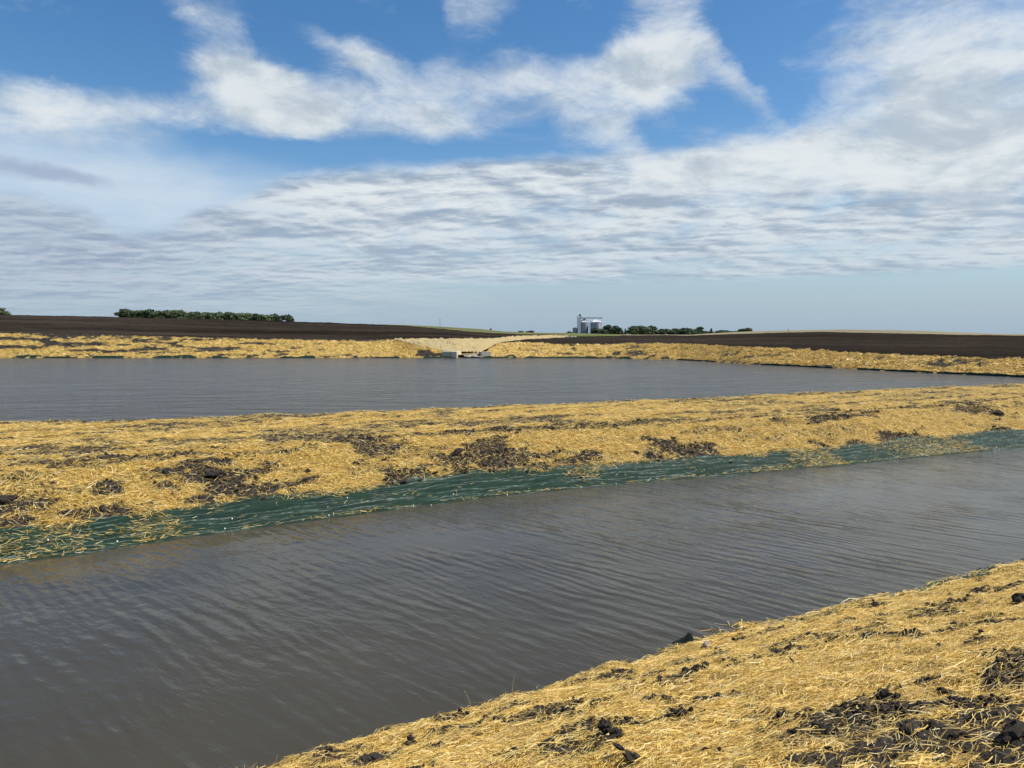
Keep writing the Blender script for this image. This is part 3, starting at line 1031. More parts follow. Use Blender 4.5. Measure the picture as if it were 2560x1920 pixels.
R_top2 = col_pts(rt, cH)
rs_ = [(1228, 866, 169), (1240, 859.5, 178), (1262, 853.5, 190), (1320, 848, 225), (1420, 843, 310), (1480, 841, 340), (1560, 838.5, 380), (1640, 838, 390), (1715, 839, 390), (1800, 836, 390), (1860, 834, 390),
       (1950, 831.5, 380), (2050, 829.5, 372), (2180, 832, 360), (2400, 837, 345), (2560, 839, 332), (2900, 845, 300), (3300, 855, 260), (3700, 868, 220)]
R_sky = col_pts(rs_, cH)
R_drop = R_sky + np.array([-1.0, 8, -3.0])
loft('field', [R_top2 + np.array([0, 1.5, -1.2]), R_top2 + np.array([0, 0, -0.1]), R_sky], 520, [4, 80], M_TILL, amp=0.10, freq=0.1, amp2=0.10, freq2=0.6, seed=4, pin=True)
nc = 40
loft('inlet_side', [R_sky[:nc] + np.array([0, 0, -0.05]), R_sky[:nc] + np.array([-6, 3, -3.2])], 80, [8], M_FAR, amp=0.1, freq=0.3, seed=6, cover=lambda x, y, V, z: np.full_like(x, 0.62))
cK = np.linspace(1640, 3700, 90)
K_bot = col_pts(rs_, cK) + np.array([0, -2, -0.25])
K_sky = col_pts([(1640, 839.5, 420), (1690, 838.6, 440), (1715, 837.5, 460), (1780, 833, 480), (1860, 828.8, 480), (1950, 826, 480), (2110, 823.6, 480), (2300, 827, 480), (2560, 837, 460), (2900, 843, 420), (3700, 862, 360)], cK)
K_back = K_sky * np.array([1.4, 1.4, 1]) + np.array([0, 0, -5])
loft('hills', [K_bot, K_sky, K_back], 200, [20, 6], M_STUB, amp=0.05, freq=0.05, seed=8)
# --- land out to the horizon
cP = np.linspace(-2600, 5200, 60)
P0 = np.array([at(c, 843.5, 335) for c in cP]); P1 = np.array([at(c, 836.6, 760) for c in cP])
P2 = np.array([at(c, 835.6, 1800) for c in cP]); P3 = np.array([at(c, 835.2, 12000) for c in cP])
loft('ground', [P0, P1, P2, P3], 80, [6, 6, 6], M_STUB)
gp = [at(1442, 841.3, 345), at(1462, 838.0, 380), at(1500, 838.2, 390), at(1570, 840.5, 350)]

# ------------------------------------------------------------------ straw
def straws(name, c_s, c_q, hf, length, width, lift, along=0.5, spread=0.45, tilt=1.0):
    n = len(c_s)
    yaw = np.where(rng.random(n) < along, rng.normal(0, spread, n), rng.uniform(0, math.pi, n)) + np.where(rng.random(n) < .5, 0, math.pi)
    L = length * np.exp(rng.normal(0, 0.42, n))
    L = np.minimum(L, length * 2.2)
    W = width * np.exp(rng.normal(0, 0.3, n))
    ds, dq = np.cos(yaw) * L / 2, np.sin(yaw) * L / 2
    bend = rng.normal(0, 0.10, n) * L
    ms, mq = c_s - np.sin(yaw) * bend, c_q + np.cos(yaw) * bend
    lo = rng.random(n) ** 1.5 * lift
    z0 = hf(c_s - ds, c_q - dq) + lo + rng.random(n) ** 2.2 * lift * tilt
    z2 = hf(c_s + ds, c_q + dq) + lo + rng.random(n) ** 2.2 * lift * tilt
    z1 = np.maximum(hf(ms, mq) + lo * 0.7 + 0.003, (z0 + z2) / 2 + rng.normal(0, 0.06, n) * L)
    x0, y0 = xy(c_s - ds, c_q - dq); x1, y1 = xy(ms, mq); x2, y2 = xy(c_s + ds, c_q + dq)
    P = np.stack([np.stack([x0, y0, z0], -1), np.stack([x1, y1, z1], -1), np.stack([x2, y2, z2], -1)], 1)
    d = P[:, 2] - P[:, 0]
    d /= np.linalg.norm(d, axis=1)[:, None] + 1e-9
    hx = np.stack([-d[:, 1], d[:, 0], np.zeros(n)], -1)
    hx /= np.linalg.norm(hx, axis=1)[:, None] + 1e-9
    up = np.cross(d, hx)
    ro = rng.uniform(-0.9, 0.9, n)[:, None]
    wv = (hx * np.cos(ro) + up * np.sin(ro)) * (W / 2)[:, None]
    taper = np.array([1.0, 1.0, 0.75])[None, :, None]
    V = np.stack([P - wv[:, None, :] * taper, P + wv[:, None, :] * taper], 2)      # n,3,2,3
    b = np.arange(n)[:, None] * 6
    q1 = b + np.array([0, 1, 3, 2])[None, :]
    q2 = b + np.array([2, 3, 5, 4])[None, :]
    return mesh_np(name, V.reshape(-1, 3), np.concatenate([q1, q2]), smooth=False)


def in_view(s, q, z=0.5, mx=0.14):
    x, y = xy(s, q)
    u = x / np.maximum(y, .1)
    pyv = HOR + F * (5 - z) / np.maximum(y, .1)
    return (np.abs(u) < 0.667 * (1 + mx) + 0.02) & (y > 2) & (pyv < 1920 * 1.12)


def near_straw(n):
    s = rng.uniform(-5, 23, n)
    d = rng.uniform(-0.06, 7.6, n)
    q = Q_NEAR(s) - d
    x, y = xy(s, q)
    dist = np.hypot(x, y)
    vis = in_view(s, q, np.maximum(0, d * SLOPE), 0.12)
    keep = (y > 0.6) & (dist > 1.6)
    cov = cover_near(s, q)
    p = np.clip((6.5 / dist) ** 0.7, 0, 1.3) / 1.3
    pr = (0.09 + 0.91 * sst(cov, 0.1, 1.0)) * np.where(vis, p, np.minimum(p, 0.55))
    keep &= rng.random(n) < pr
    return s[keep], q[keep]


s_, q_ = near_straw(1250000)
NS = len(s_)
me = straws('straw_mulch', s_, q_, h_near, 0.095, 0.0044, 0.030, along=0.5, spread=0.55)
tag(obj('straw_mulch', me, M_STRAW), 'loose yellow straw mulch strewn over the sloping bank in the foreground', 'straw', kind='stuff')
# long coarse stalks on top
k = rng.choice(NS, 9000, replace=False)
me = straws('straw_stalks', s_[k], q_[k], h_near, 0.17, 0.0062, 0.05, along=0.5, spread=0.6, tilt=1.4)
tag(obj('straw_stalks', me, M_STRAW), 'long pale straw stalks lying on top of the mulch on the foreground bank', 'straw', kind='stuff')


def berm_straw(n):
    s = rng.uniform(-22, 70, n)
    w = rng.random(n)
    q = Q_BERM(s) + 0.9 + w * (Q_CREST(s) - Q_BERM(s) - 0.5)
    _, e, f = h_berm0(s, q)
    keep = in_view(s, q, 1.0, 0.40)
    x, y = xy(s, q)
    cov = cover_berm(s, q)
    p = np.clip((20 / y) ** 0.9, 0, 1.0)
    edge = sst(e + 0.25 * fbm(s * 1.1, q * 0.0, 3, 91), 1.15, 1.5)
    keep &= rng.random(n) < (0.11 + 0.89 * sst(cov, 0.12, 1.0)) * p * edge
    return s[keep], q[keep]


s_, q_ = berm_straw(1400000)
me = straws('straw_mulch', s_, q_, h_berm, 0.15, 0.0088, 0.05, along=0.4, spread=0.6)
tag(obj('straw_mulch', me, M_STRAW), 'golden straw mulch spread over the long earth berm between the two waters', 'straw', kind='stuff')
NB = len(s_)


def mat_straw_pts(n):
    s = rng.uniform(-22, 68, n)
    e = rng.uniform(0.0, 1.5, n)
    q = Q_BERM(s) + e
    keep = in_view(s, q, 0.2, 0.35)
    pv = patchsum(s, q, ON_MAT, fbm(s * 2, q * 3, 3, 95) * 0.4)
    top = sst(e, 1.25, 1.5) * 0.35
    sparse = 0.012 + 0.035 * sst(fbm(s * .5, q * .5, 3, 96), 0.1, 0.6)
    keep &= rng.random(n) < np.maximum(np.maximum(pv * 0.62, sparse), top)
    return s[keep], q[keep]


s_, q_ = mat_straw_pts(72000)
sl = rng.uniform(-15, 64, 3600)                 # wet straw washed up along the waterline
ql = Q_BERM(sl) + rng.normal(0.03, 0.022, len(sl)) - 0.10 * fbm(sl * 0.5, Q_BERM(sl) * 0.5, 3, 13)
kk = (rng.random(len(sl)) < 0.45 + 0.5 * fbm(sl * 0.8, sl * 0, 3, 97)) & in_view(sl, ql, 0, 0.1)
hm = lambda s, q: np.maximum(h_berm(s, q), -0.01) + 0.03
me = straws('straw_scatter', np.concatenate([s_, sl[kk]]), np.concatenate([q_, ql[kk]]), hm, 0.15, 0.0072, 0.03, along=0.7, spread=0.35)
tag(obj('straw_scatter', me, M_STRAW), 'thin scatter of straw on the green mats and along the waterline of the berm', 'straw', kind='stuff')

# ------------------------------------------------------------------ green erosion mats
def erosion_mat(name, s0, s1, e0, e1, qf, hf, sign, ds, seed, lift=0.02, amp=0.02, crease_sheen=0.9):
    s1d = np.arange(s0, s1, ds)
    ne = max(6, int((e1 - e0) / (ds * 0.4)))
    w = np.linspace(0, 1, ne)
    s = np.repeat(s1d[:, None], ne, 1)
    top = e1 + 0.07 * fbm(s1d * 0.6, s1d * 0, 3, seed + 1) + 0.03 * fbm(s1d * 3.1, s1d * 0, 2, seed + 2)
    e = e0 + (top[:, None] - e0) * w
    q = qf(s) + sign * e
    z = hf(s, q) + lift
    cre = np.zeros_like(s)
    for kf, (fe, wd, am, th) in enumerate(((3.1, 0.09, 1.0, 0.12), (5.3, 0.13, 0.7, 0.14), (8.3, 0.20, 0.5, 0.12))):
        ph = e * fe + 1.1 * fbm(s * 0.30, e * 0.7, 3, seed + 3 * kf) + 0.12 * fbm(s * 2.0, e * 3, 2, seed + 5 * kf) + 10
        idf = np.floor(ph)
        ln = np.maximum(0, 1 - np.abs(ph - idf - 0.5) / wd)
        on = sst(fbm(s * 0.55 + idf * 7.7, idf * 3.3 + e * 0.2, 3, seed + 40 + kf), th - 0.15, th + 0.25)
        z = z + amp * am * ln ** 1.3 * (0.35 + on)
        cre = np.maximum(cre, am ** 0.4 * ln ** 1.6 * on)  # mask for the painted highlight along each raised fold
    z = z + amp * 0.45 * fbm(s * 3.0, e * 7.0, 3, seed + 7)
    x, y = xy(s, q)
    me = mesh_np(name, np.stack([x, y, z], -1), grid_quads(len(s1d), ne))
    attr(me, 'crease_sheen', np.clip(cre * crease_sheen, 0, 1))
    return me


s_a = float(sq(hit(2066, 1175))[0]); s_b = float(sq(hit(2440, 1118))[0])
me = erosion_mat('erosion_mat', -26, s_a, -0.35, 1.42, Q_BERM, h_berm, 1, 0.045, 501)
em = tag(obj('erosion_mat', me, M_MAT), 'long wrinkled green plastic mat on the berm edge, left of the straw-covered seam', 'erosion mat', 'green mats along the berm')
for i, (px, py) in enumerate([(868, 1247), (1133, 1240), (1268, 1238), (1354, 1228), (1452, 1219), (1540, 1212), (1625, 1200), (1620, 1203), (120, 1355), (293, 1357), (562, 1325), (580, 1300), (1078, 1263), (822, 1290), (1830, 1180), (1760, 1178)]):
    P = hit(px, py)
    s, q = sq(P)
    P[2] = float(h_berm(np.array([s]), np.array([q]))[0]) + 0.05
    pm = bm_mesh('pin', lambda bm: (bmesh.ops.create_cone(bm, cap_ends=True, segments=8, radius1=0.022, radius2=0.016, depth=0.03)))
    obj('pin', pm, M_PIN, em, P)
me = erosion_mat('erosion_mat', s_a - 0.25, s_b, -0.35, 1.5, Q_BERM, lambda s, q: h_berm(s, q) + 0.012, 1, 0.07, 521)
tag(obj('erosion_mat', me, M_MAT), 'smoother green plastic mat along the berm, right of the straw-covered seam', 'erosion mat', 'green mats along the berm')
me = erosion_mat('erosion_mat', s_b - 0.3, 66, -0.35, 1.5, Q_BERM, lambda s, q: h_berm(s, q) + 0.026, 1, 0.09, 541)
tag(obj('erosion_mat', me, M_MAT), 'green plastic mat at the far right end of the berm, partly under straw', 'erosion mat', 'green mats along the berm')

# near bank: a mat mostly buried in straw, showing along the water edge at the right
s_c = float(sq(hit(1830, 1595))[0])
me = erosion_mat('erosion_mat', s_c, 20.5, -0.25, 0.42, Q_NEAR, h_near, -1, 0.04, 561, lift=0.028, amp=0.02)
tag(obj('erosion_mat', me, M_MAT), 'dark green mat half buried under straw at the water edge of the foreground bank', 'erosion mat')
n = 5200
s = rng.uniform(s_c - 0.6, 20.5, n)
e = rng.uniform(-0.02, 0.5, n)
q = Q_NEAR(s) - e
pv = sst(fbm(s * 0.8, e * 3, 3, 98) + 0.5 * sst(e, 0.2, 0.5) + 0.5 * (1 - sst(e, 0, .12)), 0.05, 0.6)
kk = rng.random(n) < pv * 0.8
hn = lambda s, q: np.maximum(h_near(s, q), -0.005) + 0.04
me = straws('straw_scatter', s[kk], q[kk], hn, 0.16, 0.008, 0.03, along=0.7, spread=0.4)
tag(obj('straw_scatter', me, M_STRAW), 'straw strewn over the half buried mat at the foreground water edge', 'straw', kind='stuff')

# folded corner of mat sticking up out of the water
def flap():
    a, b = atz(1680, 1626, 0), atz(1764, 1616, 0)
    off = np.array([N2[0], N2[1], 0]) * 0.16
    a, b = a + off, b + off
    nu, nv = 26, 12
    V = []
    for i in range(nu):
        u = i / (nu - 1)
        hgt = 0.06 * min(1, u * 4) + 0.10 * float(sst(u, 0.4, 0.72)) - 0.10 * float(sst(u, 0.74, 0.86)) + 0.025 * float(fbm(np.array([u * 7.0]), np.array([0.3]), 3, 88)[0])
        base = a * (1 - u) + b * u
        for j in range(nv):
            v = j / (nv - 1)
            p = base + np.array([0.02, 0.05, 0.0]) * math.sin(v * 3) + np.array([0.03 * v, 0.12 * v * v - 0.02, -0.12 + (hgt + 0.10) * v])
            p[2] += 0.012 * math.sin(7 * u + 4 * v)
            V.append(p)
    return mesh_np('mat_flap', V, grid_quads(nu, nv))


o = obj('erosion_mat', flap(), mat_plain('shaded_dark_mat', (0.006, 0.013, 0.009), 0.6, nscale=30, var=0.5, bstr=0.5, spec=0.2))  # shade on the upright face is put into this darker mat colour
md = o.modifiers.new('thickness', 'SOLIDIFY'); md.thickness = 0.012
tag(o, 'dark green scrap of mat sticking up from the water at the foreground bank edge', 'erosion mat')

# ------------------------------------------------------------------ soil clods, stones, sticks
def lump_mesh(name, seed, sub=3, rough=0.42, flat_=0.75, parts=1):
    rr = np.random.default_rng(seed)
    Vs, Fs, nv = [], [], 0
    for k in range(parts):
        bm = bmesh.new()
        bmesh.ops.create_icosphere(bm, subdivisions=sub, radius=0.5)
        p = np.array([v.co[:] for v in bm.verts])
        f = np.array([[v.index for v in fc.verts] for fc in bm.faces])
        bm.free()
        a = p + rr.uniform(-9, 9, 3)
        n1 = fbm(a[:, 0] * 1.9 + a[:, 2] * 1.3, a[:, 1] * 1.9 - a[:, 2] * 1.1, 2, seed + k)
        n2 = np.abs(fbm(a[:, 0] * 4.5 + a[:, 2] * 3, a[:, 1] * 4.5 - a[:, 2] * 3.4, 3, seed + 9 + k))
        n3 = fbm(a[:, 0] * 15 + a[:, 2] * 9, a[:, 1] * 15 - a[:, 2] * 11, 2, seed + 19 + k)
        p = p * (1 + rough * (1.0 * n1 - 0.9 * n2 + 0.35 * n3))[:, None]
        if parts > 1:
            sc = rr.uniform(0.35, 0.75) if k else 0.8
            p = p * sc * rr.uniform(.7, 1.25, 3) + (rr.normal(0, .27, 3) * np.array([1, 1, .35]) if k else 0)
        Vs.append(p * np.array([1, 1, flat_])); Fs.append(f + nv); nv += len(p)
    return mesh_np(name, np.concatenate(Vs), np.concatenate(Fs), smooth=False)


CL = []
for i in range(7):
    m_ = lump_mesh('soil_clod', 600 + i * 13, 3, 0.55, 0.72, 5)
    m_.materials.append(M_CLOD)
    CL.append(m_)


def place_lump(name, me, px, py, wpx, label, cat, group, hf, sink=0.3, mat=None, sc=None):
    P = hit(px, py)
    s, q = sq(P)
    size = wpx * P[1] / F
    o = obj(name, me, mat)
    P[2] = float(hf(np.array([s]), np.array([q]))[0])
    k = sc or (rng.uniform(0.9, 1.2), rng.uniform(0.75, 1.1), rng.uniform(0.65, 1.0))
    o.scale = (size * k[0], size * k[1], size * k[2])
    o.rotation_euler = (rng.normal(0, .15), rng.normal(0, .15), rng.uniform(0, 6.28))
    o.location = (P[0], P[1], P[2] + size * (0.32 - sink * 0.5))
    return tag(o, label, cat, group)


near = [(1906, 1688, 16), (1743, 1690, 30), (1804, 1683, 28), (1671, 1710, 44), (1607, 1726, 20), (1709, 1801, 48), (1653, 1823, 26), (1574, 1812, 30), (1763, 1887, 32),
        (1861, 1909, 24), (2080, 1893, 36), (2184, 1893, 40), (2071, 1839, 48), (2175, 1611, 20), (2222, 1618, 14), (2333, 1585, 12), (1845, 1733, 24), (1730, 1837, 18),
        (1958, 1828, 18), (2143, 1776, 46), (2110, 1785, 30), (1025, 1859, 34), (1118, 1887, 16), (822, 1887, 26), (1233, 1789, 24), (1389, 1791, 28), (1470, 1777, 16), (1326, 1823, 16),
        (1369, 1875, 46), (1319, 1890, 30), (1115, 1827, 26), (1201, 1814, 34), (1145, 1854, 18), (1553, 1816, 30), (2265, 1850, 52), (2390, 1850, 44), (2330, 1830, 40), (2440, 1800, 36), (2300, 1770, 34),
        (2360, 1735, 30), (2500, 1760, 40), (2250, 1900, 44), (2420, 1895, 46), (2040, 1790, 30), (2085, 1770, 26), (2010, 1810, 26), (2200, 1760, 22), (2345, 1545, 14), (2290, 1535, 18), (2420, 1500, 16), (2100, 1655, 14),
        (1930, 1735, 16), (1760, 1655, 12), (1620, 1760, 16), (1500, 1850, 20), (1670, 1880, 18), (1980, 1885, 24)]
for i, (px, py, w) in enumerate(near):
    place_lump('soil_clod', CL[i % 7], px, py, w * 0.8, 'dark clod of black soil poking out of the straw on the foreground bank', 'clod', 'soil clods on the foreground bank', h_near)
place_lump('soil_clod', CL[2], 2548, 1858, 120, 'biggest black soil clod, cut off by the right edge at the bottom right corner', 'clod', None, h_near, sink=0.3, sc=(1, .9, .8))
place_lump('soil_clod', CL[4], 2556, 1510, 46, 'black soil clod at the right edge, high on the foreground bank by the water', 'clod', None, h_near, sink=0.2, sc=(1, .9, 1))
place_lump('soil_clod', CL[5], 1592, 1908, 74, 'wide black soil clod at the bottom edge of the foreground bank, with straw around it', 'clod', None, h_near, sc=(1.1, .8, .6))
place_lump('soil_clod', CL[1], 945, 1896, 70, 'flat dark clod near the bottom left end of the straw bank', 'clod', None, h_near, sc=(1.2, .8, .45))
place_lump('soil_clod', CL[3], 2213, 1755, 62, 'tall ragged soil clod with a wooden splinter leaning on it', 'clod', None, h_near, sink=0.1, sc=(.9, .7, 1.2))
place_lump('soil_clod', CL[0], 1528, 1873, 54, 'rounded dark clod lying on straw just left of the widest bottom clod', 'clod', None, h_near)

berm_cl = [(21, 1257, 44), (105, 1217, 22), (132, 1215, 22), (336, 1202, 10), (257, 1215, 14), (241, 1220, 12), (420, 1185, 36), (463, 1184, 14), (552, 1176, 18), (667, 1174, 16), (727, 1218, 28),
           (657, 1250, 18), (233, 1259, 10), (118, 1287, 10), (630, 1148, 10), (593, 1143, 10), (743, 1119, 9), (190, 1180, 10), (430, 1236, 20), (770, 1186, 24), (909, 1162, 15), (957, 1148, 14), (1010, 1143, 16),
           (1080, 1141, 14), (1068, 1156, 14), (971, 1213, 28), (1010, 1209, 24), (1113, 1182, 18), (1085, 1191, 16), (1155, 1150, 30), (1227, 1139, 24), (1260, 1145, 16), (1393, 1125, 12), (1371, 1116, 9),
           (1362, 1149, 16), (1163, 1189, 26), (1225, 1184, 30), (1320, 1182, 18), (1420, 1150, 14), (1467, 1151, 18), (1647, 1152, 16), (1591, 1135, 22), (1684, 1098, 14), (1756, 1102, 10), (2009, 1075, 10), (2128, 1065, 12),
           (2075, 1075, 9), (2089, 1090, 9), (2163, 1065, 7), (2483, 1068, 10), (2305, 1076, 16), (1747, 1096, 9), (1968, 1117, 12), (1929, 1129, 16), (2248, 1090, 14), (2318, 1096, 14), (1050, 1205, 20), (1185, 1160, 22),
           (1540, 1140, 14), (1500, 1148, 16), (1620, 1142, 14), (690, 1205, 18), (600, 1215, 20), (640, 1200, 16), (560, 1235, 18), (500, 1250, 16), (1010, 1190, 16), (850, 1150, 10), (880, 1190, 12), (790, 1160, 12), (1440, 1070, 10), (2400, 1045, 10)]
for i, (px, py, w) in enumerate(berm_cl):
    place_lump('soil_clod', CL[(i * 3) % 7], px, py, w * 0.66, 'dark clod of soil lying on the straw slope of the berm', 'clod', 'soil clods on the berm slope', h_berm, sink=0.25)
place_lump('soil_clod', CL[6], 537, 1196, 46, 'broad black slab of broken soil in the left bare patch of the berm slope', 'clod', None, h_berm, sc=(1.3, .8, .5))
place_lump('soil_clod', CL[2], 1140, 1138, 32, 'black lump at the head of the large bare patch in the middle of the berm', 'clod', None, h_berm, sc=(1, .9, .9))
place_lump('soil_clod', CL[3], 1826, 1160, 11, 'small dark lump lying on the green mat of the berm', 'clod', None, h_berm, sink=0)
place_lump('soil_clod', CL[4], 1452, 1197, 9, 'tiny dark lump on the green mat beside a heap of straw', 'clod', None, h_berm, sink=0)
# loose crumbs in the bare patches: nobody could count them
def crumbs(name, pts_s, pts_q, hf, size, label):
    base = lump_mesh('crumb', 777, 1, 0.35)
    bv = np.array([v.co[:] for v in base.vertices]); bf = np.array([p.vertices[:] for p in base.polygons])
    bpy.data.meshes.remove(base)
    n = len(pts_s)
    x, y = xy(pts_s, pts_q)
    z = hf(pts_s, pts_q)
    sz = size * np.exp(rng.normal(0, .5, n))
    an = rng.uniform(0, 6.28, n)
    c, s = np.cos(an)[:, None], np.sin(an)[:, None]
    V = np.stack([(bv[:, 0] * c - bv[:, 1] * s), (bv[:, 0] * s + bv[:, 1] * c), np.repeat(bv[None, :, 2], n, 0)], -1) * sz[:, None, None]
    V = V * rng.uniform(.7, 1.2, (n, 1, 3)) + np.stack([x, y, z + sz * .12], -1)[:, None, :]
    Fc = bf[None] + (np.arange(n) * len(bv))[:, None, None]
    tag(obj(name, mesh_np(name, V.reshape(-1, 3), Fc.reshape(-1, 3), smooth=False), M_CLOD), label, 'soil crumbs', kind='stuff')


n = 160000
s = rng.uniform(-2, 20, n); q = Q_NEAR(s) - rng.uniform(0.1, 6, n)
kk = in_view(s, q, 1.0, .1) & (rng.random(n) < 0.02 + 0.75 * sst(1 - cover_near(s, q), .3, .9))
crumbs('soil_crumbs', s[kk], q[kk], h_near, 0.024, 'loose black soil crumbs in the bare patches of the foreground bank')
n = 110000
s = rng.uniform(-15, 60, n); q = Q_BERM(s) + rng.uniform(1.6, 5.5, n)
kk = in_view(s, q, 1.0, .1) & (rng.random(n) < 0.012 + 0.6 * sst(1 - cover_berm(s, q), .3, .8))
crumbs('soil_crumbs', s[kk], q[kk], h_berm, 0.045, 'loose dark soil crumbs in the bare patches of the berm slope')

st = lump_mesh('stone', 911, 3, 0.3, 0.85)
place_lump('stone', st, 1766, 1622, 22, 'pale stone at the water edge right of the upright green scrap', 'stone', None, h_near, sink=0.1, mat=M_PALE, sc=(.8, .8, 1.3))
st = lump_mesh('stone', 921, 3, 0.25, 0.8)
place_lump('stone', st, 1793, 1628, 19, 'dark brown stone beside the pale stone at the water edge', 'stone', None, h_near, sink=0.15, mat=M_ROCKD, sc=(1, .8, .9))


def stick(px, py, dx, dy, r, label):
    a = hit(px, py)
    a[2] = float(h_near(*[np.array([v]) for v in sq(a)])[0])
    k = a[1] / F
    b = a + np.array([dx * k, 0.04, -dy * k])
    def fn(bm):
        add_bar(bm, a - np.array([0, 0, .02]), (a + b) / 2 + np.array([0.004, 0, .004]), r, 7, r * .95)
        add_bar(bm, (a + b) / 2 + np.array([0.004, 0, .002]), b, r * .95, 7, r * .6)
    tag(obj('stick', bm_mesh('stick', fn), M_WOOD), label, 'stick')


stick(2206, 1752, 24, -34, 0.011, 'grey weathered wood splinter leaning on a ragged clod')
stick(1990, 1664, -14, -16, 0.016, 'short dark stick end jutting from the straw above the bank edge')


def stem(px, py, pts, r=0.0028, label='', group=None):
    a = hit(px, py)
    a[2] = max(0.0, float(h_near(*[np.array([v]) for v in sq(a)])[0])) - 0.02
    k = a[1] / F
    def fn(bm):
        p = a
        for i, (dx, dy) in enumerate(pts):
            b = a + np.array([dx * k, 0.01 * i, -dy * k])
            add_bar(bm, p, b, r * (1 - .15 * i), 5, r * (1 - .15 * (i + 1)))
            p = b
    tag(obj('dry_stem', bm_mesh('dry_stem', fn), M_STEM), label, 'dry stem', group)


stem(1178, 1778, [(-2, -22), (-8, -40), (-18, -56)], 0.004, 'tall thin dry stem bent left, standing at the edge of the straw bank')
stem(1281, 1752, [(0, -25), (3, -50), (6, -58)], 0.004, 'tall straight dry stem right of the bent one at the bank edge')
stem(690, 1905, [(1, -12), (4, -20)], 0.004, 'short pale stem at the bank\'s bottom left end, right of a close pair')
stem(612, 1928, [(-1, -10), (-2, -22)], 0.005, 'leftmost short pale stub at the bottom left end of the straw bank')
stem(634, 1925, [(-1, -10), (-1, -20)], 0.005, 'second short pale stub from the left at the bottom left end of the bank')
stem(1412, 1722, [(-8, -8), (-20, -16)], 0.004, 'pale stem leaning left over the water at the bank edge')
stem(1488, 1700, [(2, -12), (4, -22)], 0.003, 'thin stem standing at the bank edge left of the green scrap')
stem(1530, 1685, [(0, -12), (1, -22)], 0.003, 'thin upright stem nearest the green scrap on its left')
# straw drifting on the water
fs, fq = [], []
for px, py, n, sp in ((1775, 1597, 14, 12), (1740, 1597, 10, 10), (1790, 1580, 8, 14), (1870, 1565, 60, 16), (1885, 1573, 60, 14), (1860, 1562, 12, 24), (1662, 1624, 5, 14), (1830, 1600, 20, 20), (1930, 1558, 26, 22), (1700, 1618, 8, 8)):
    for _ in range(n):
        P = atz(px + rng.normal(0, sp), py + rng.normal(0, 3.0), 0)
        a_, b_ = sq(P)
        fs.append(a_); fq.append(b_)
me = straws('straw_drift', np.array(fs), np.array(fq), lambda s, q: np.full_like(s, 0.006), 0.22, 0.008, 0.012, along=0.0)
tag(obj('straw_drift', me, M_STRAW), 'wet straw drifting on the water near the upright green scrap', 'straw', kind='stuff')

# ------------------------------------------------------------------ far mats, inlet walls, rocks
def far_mat(pxs, line, height, label, seed, nu=80):
    P = np.array([[np.interp(c, line[0], line[1][:, i]) for i in range(3)] for c in np.linspace(pxs[0], pxs[1], nu)])
    top = height
    u = np.linspace(0, 1, nu)
    rows = []
    for j in range(7):
        v = j / 6
        Q = P.copy()
        hgt = top * (0.6 + 0.5 * fbm(P[:, 0] * 0.35, P[:, 1] * 0.35, 3, seed)) * np.minimum(1, np.minimum(u, 1 - u) * 12)
        Q[:, 1] += -0.25 + 3.0 * v * hgt
        Q[:, 2] = -0.1 + v * hgt * 1.15 + 0.24 + 0.05 * fbm(P[:, 0] * 1.2 + v * 3, P[:, 1] * 1.2, 2, seed + 3) - 0.2 * (v > .9)
        if j == 0:
            Q[:, 2] = -0.2
            Q[:, 1] -= 0.15
        rows.append(Q)
    V = np.stack(rows, 1)
    tag(obj('erosion_mat', mesh_np('erosion_mat', V, grid_quads(nu, 7)), M_MAT), label, 'erosion mat', 'green mats along the far shore')


LW, RW = (cL, L_water), (cR, R_water)
far_mat((33, 90), LW, 0.65, 'first green mat from the left along the far shore, between straw tongues', 701)
far_mat((108, 190), LW, 0.55, 'second green mat from the left along the far shore', 702)
far_mat((232, 310), LW, 0.5, 'third green mat from the left along the far shore', 703)
far_mat((382, 492), LW, 0.6, 'green mat on the far shore below the middle of the left tree grove', 704)
far_mat((530, 570), LW, 0.4, 'short green mat on the far shore below the right half of the tree grove', 705)
far_mat((700, 790), LW, 0.55, 'green mat on the far shore below the right end of the tree grove', 706)
far_mat((935, 1000), LW, 0.4, 'green mat left of the bare earth by the concrete inlet', 707)
far_mat((1058, 1140), LW, 0.5, 'green mat at the foot of the left concrete wall', 708)
far_mat((1205, 1292), RW, 0.6, 'tall dark green mat at the foot of the right concrete wall', 709)
far_mat((1310, 1500), RW, 0.36, 'long green mat on the far shore right of the concrete inlet', 710, 120)
far_mat((1500, 1580), RW, 0.3, 'narrow green mat on the far shore below the right trees', 711)
far_mat((1690, 1790), RW, 0.22, 'green mat where the far shore bends towards the right', 712)
far_mat((1900, 2080), RW, 0.2, 'green mat on the right shore below the crest post', 713, 120)
far_mat((2140, 2330), RW, 0.2, 'green mat on the right shore below the tilled hill', 714, 120)
far_mat((2340, 2600), RW, 0.22, 'rightmost green mat on the right shore at the picture edge', 715, 120)


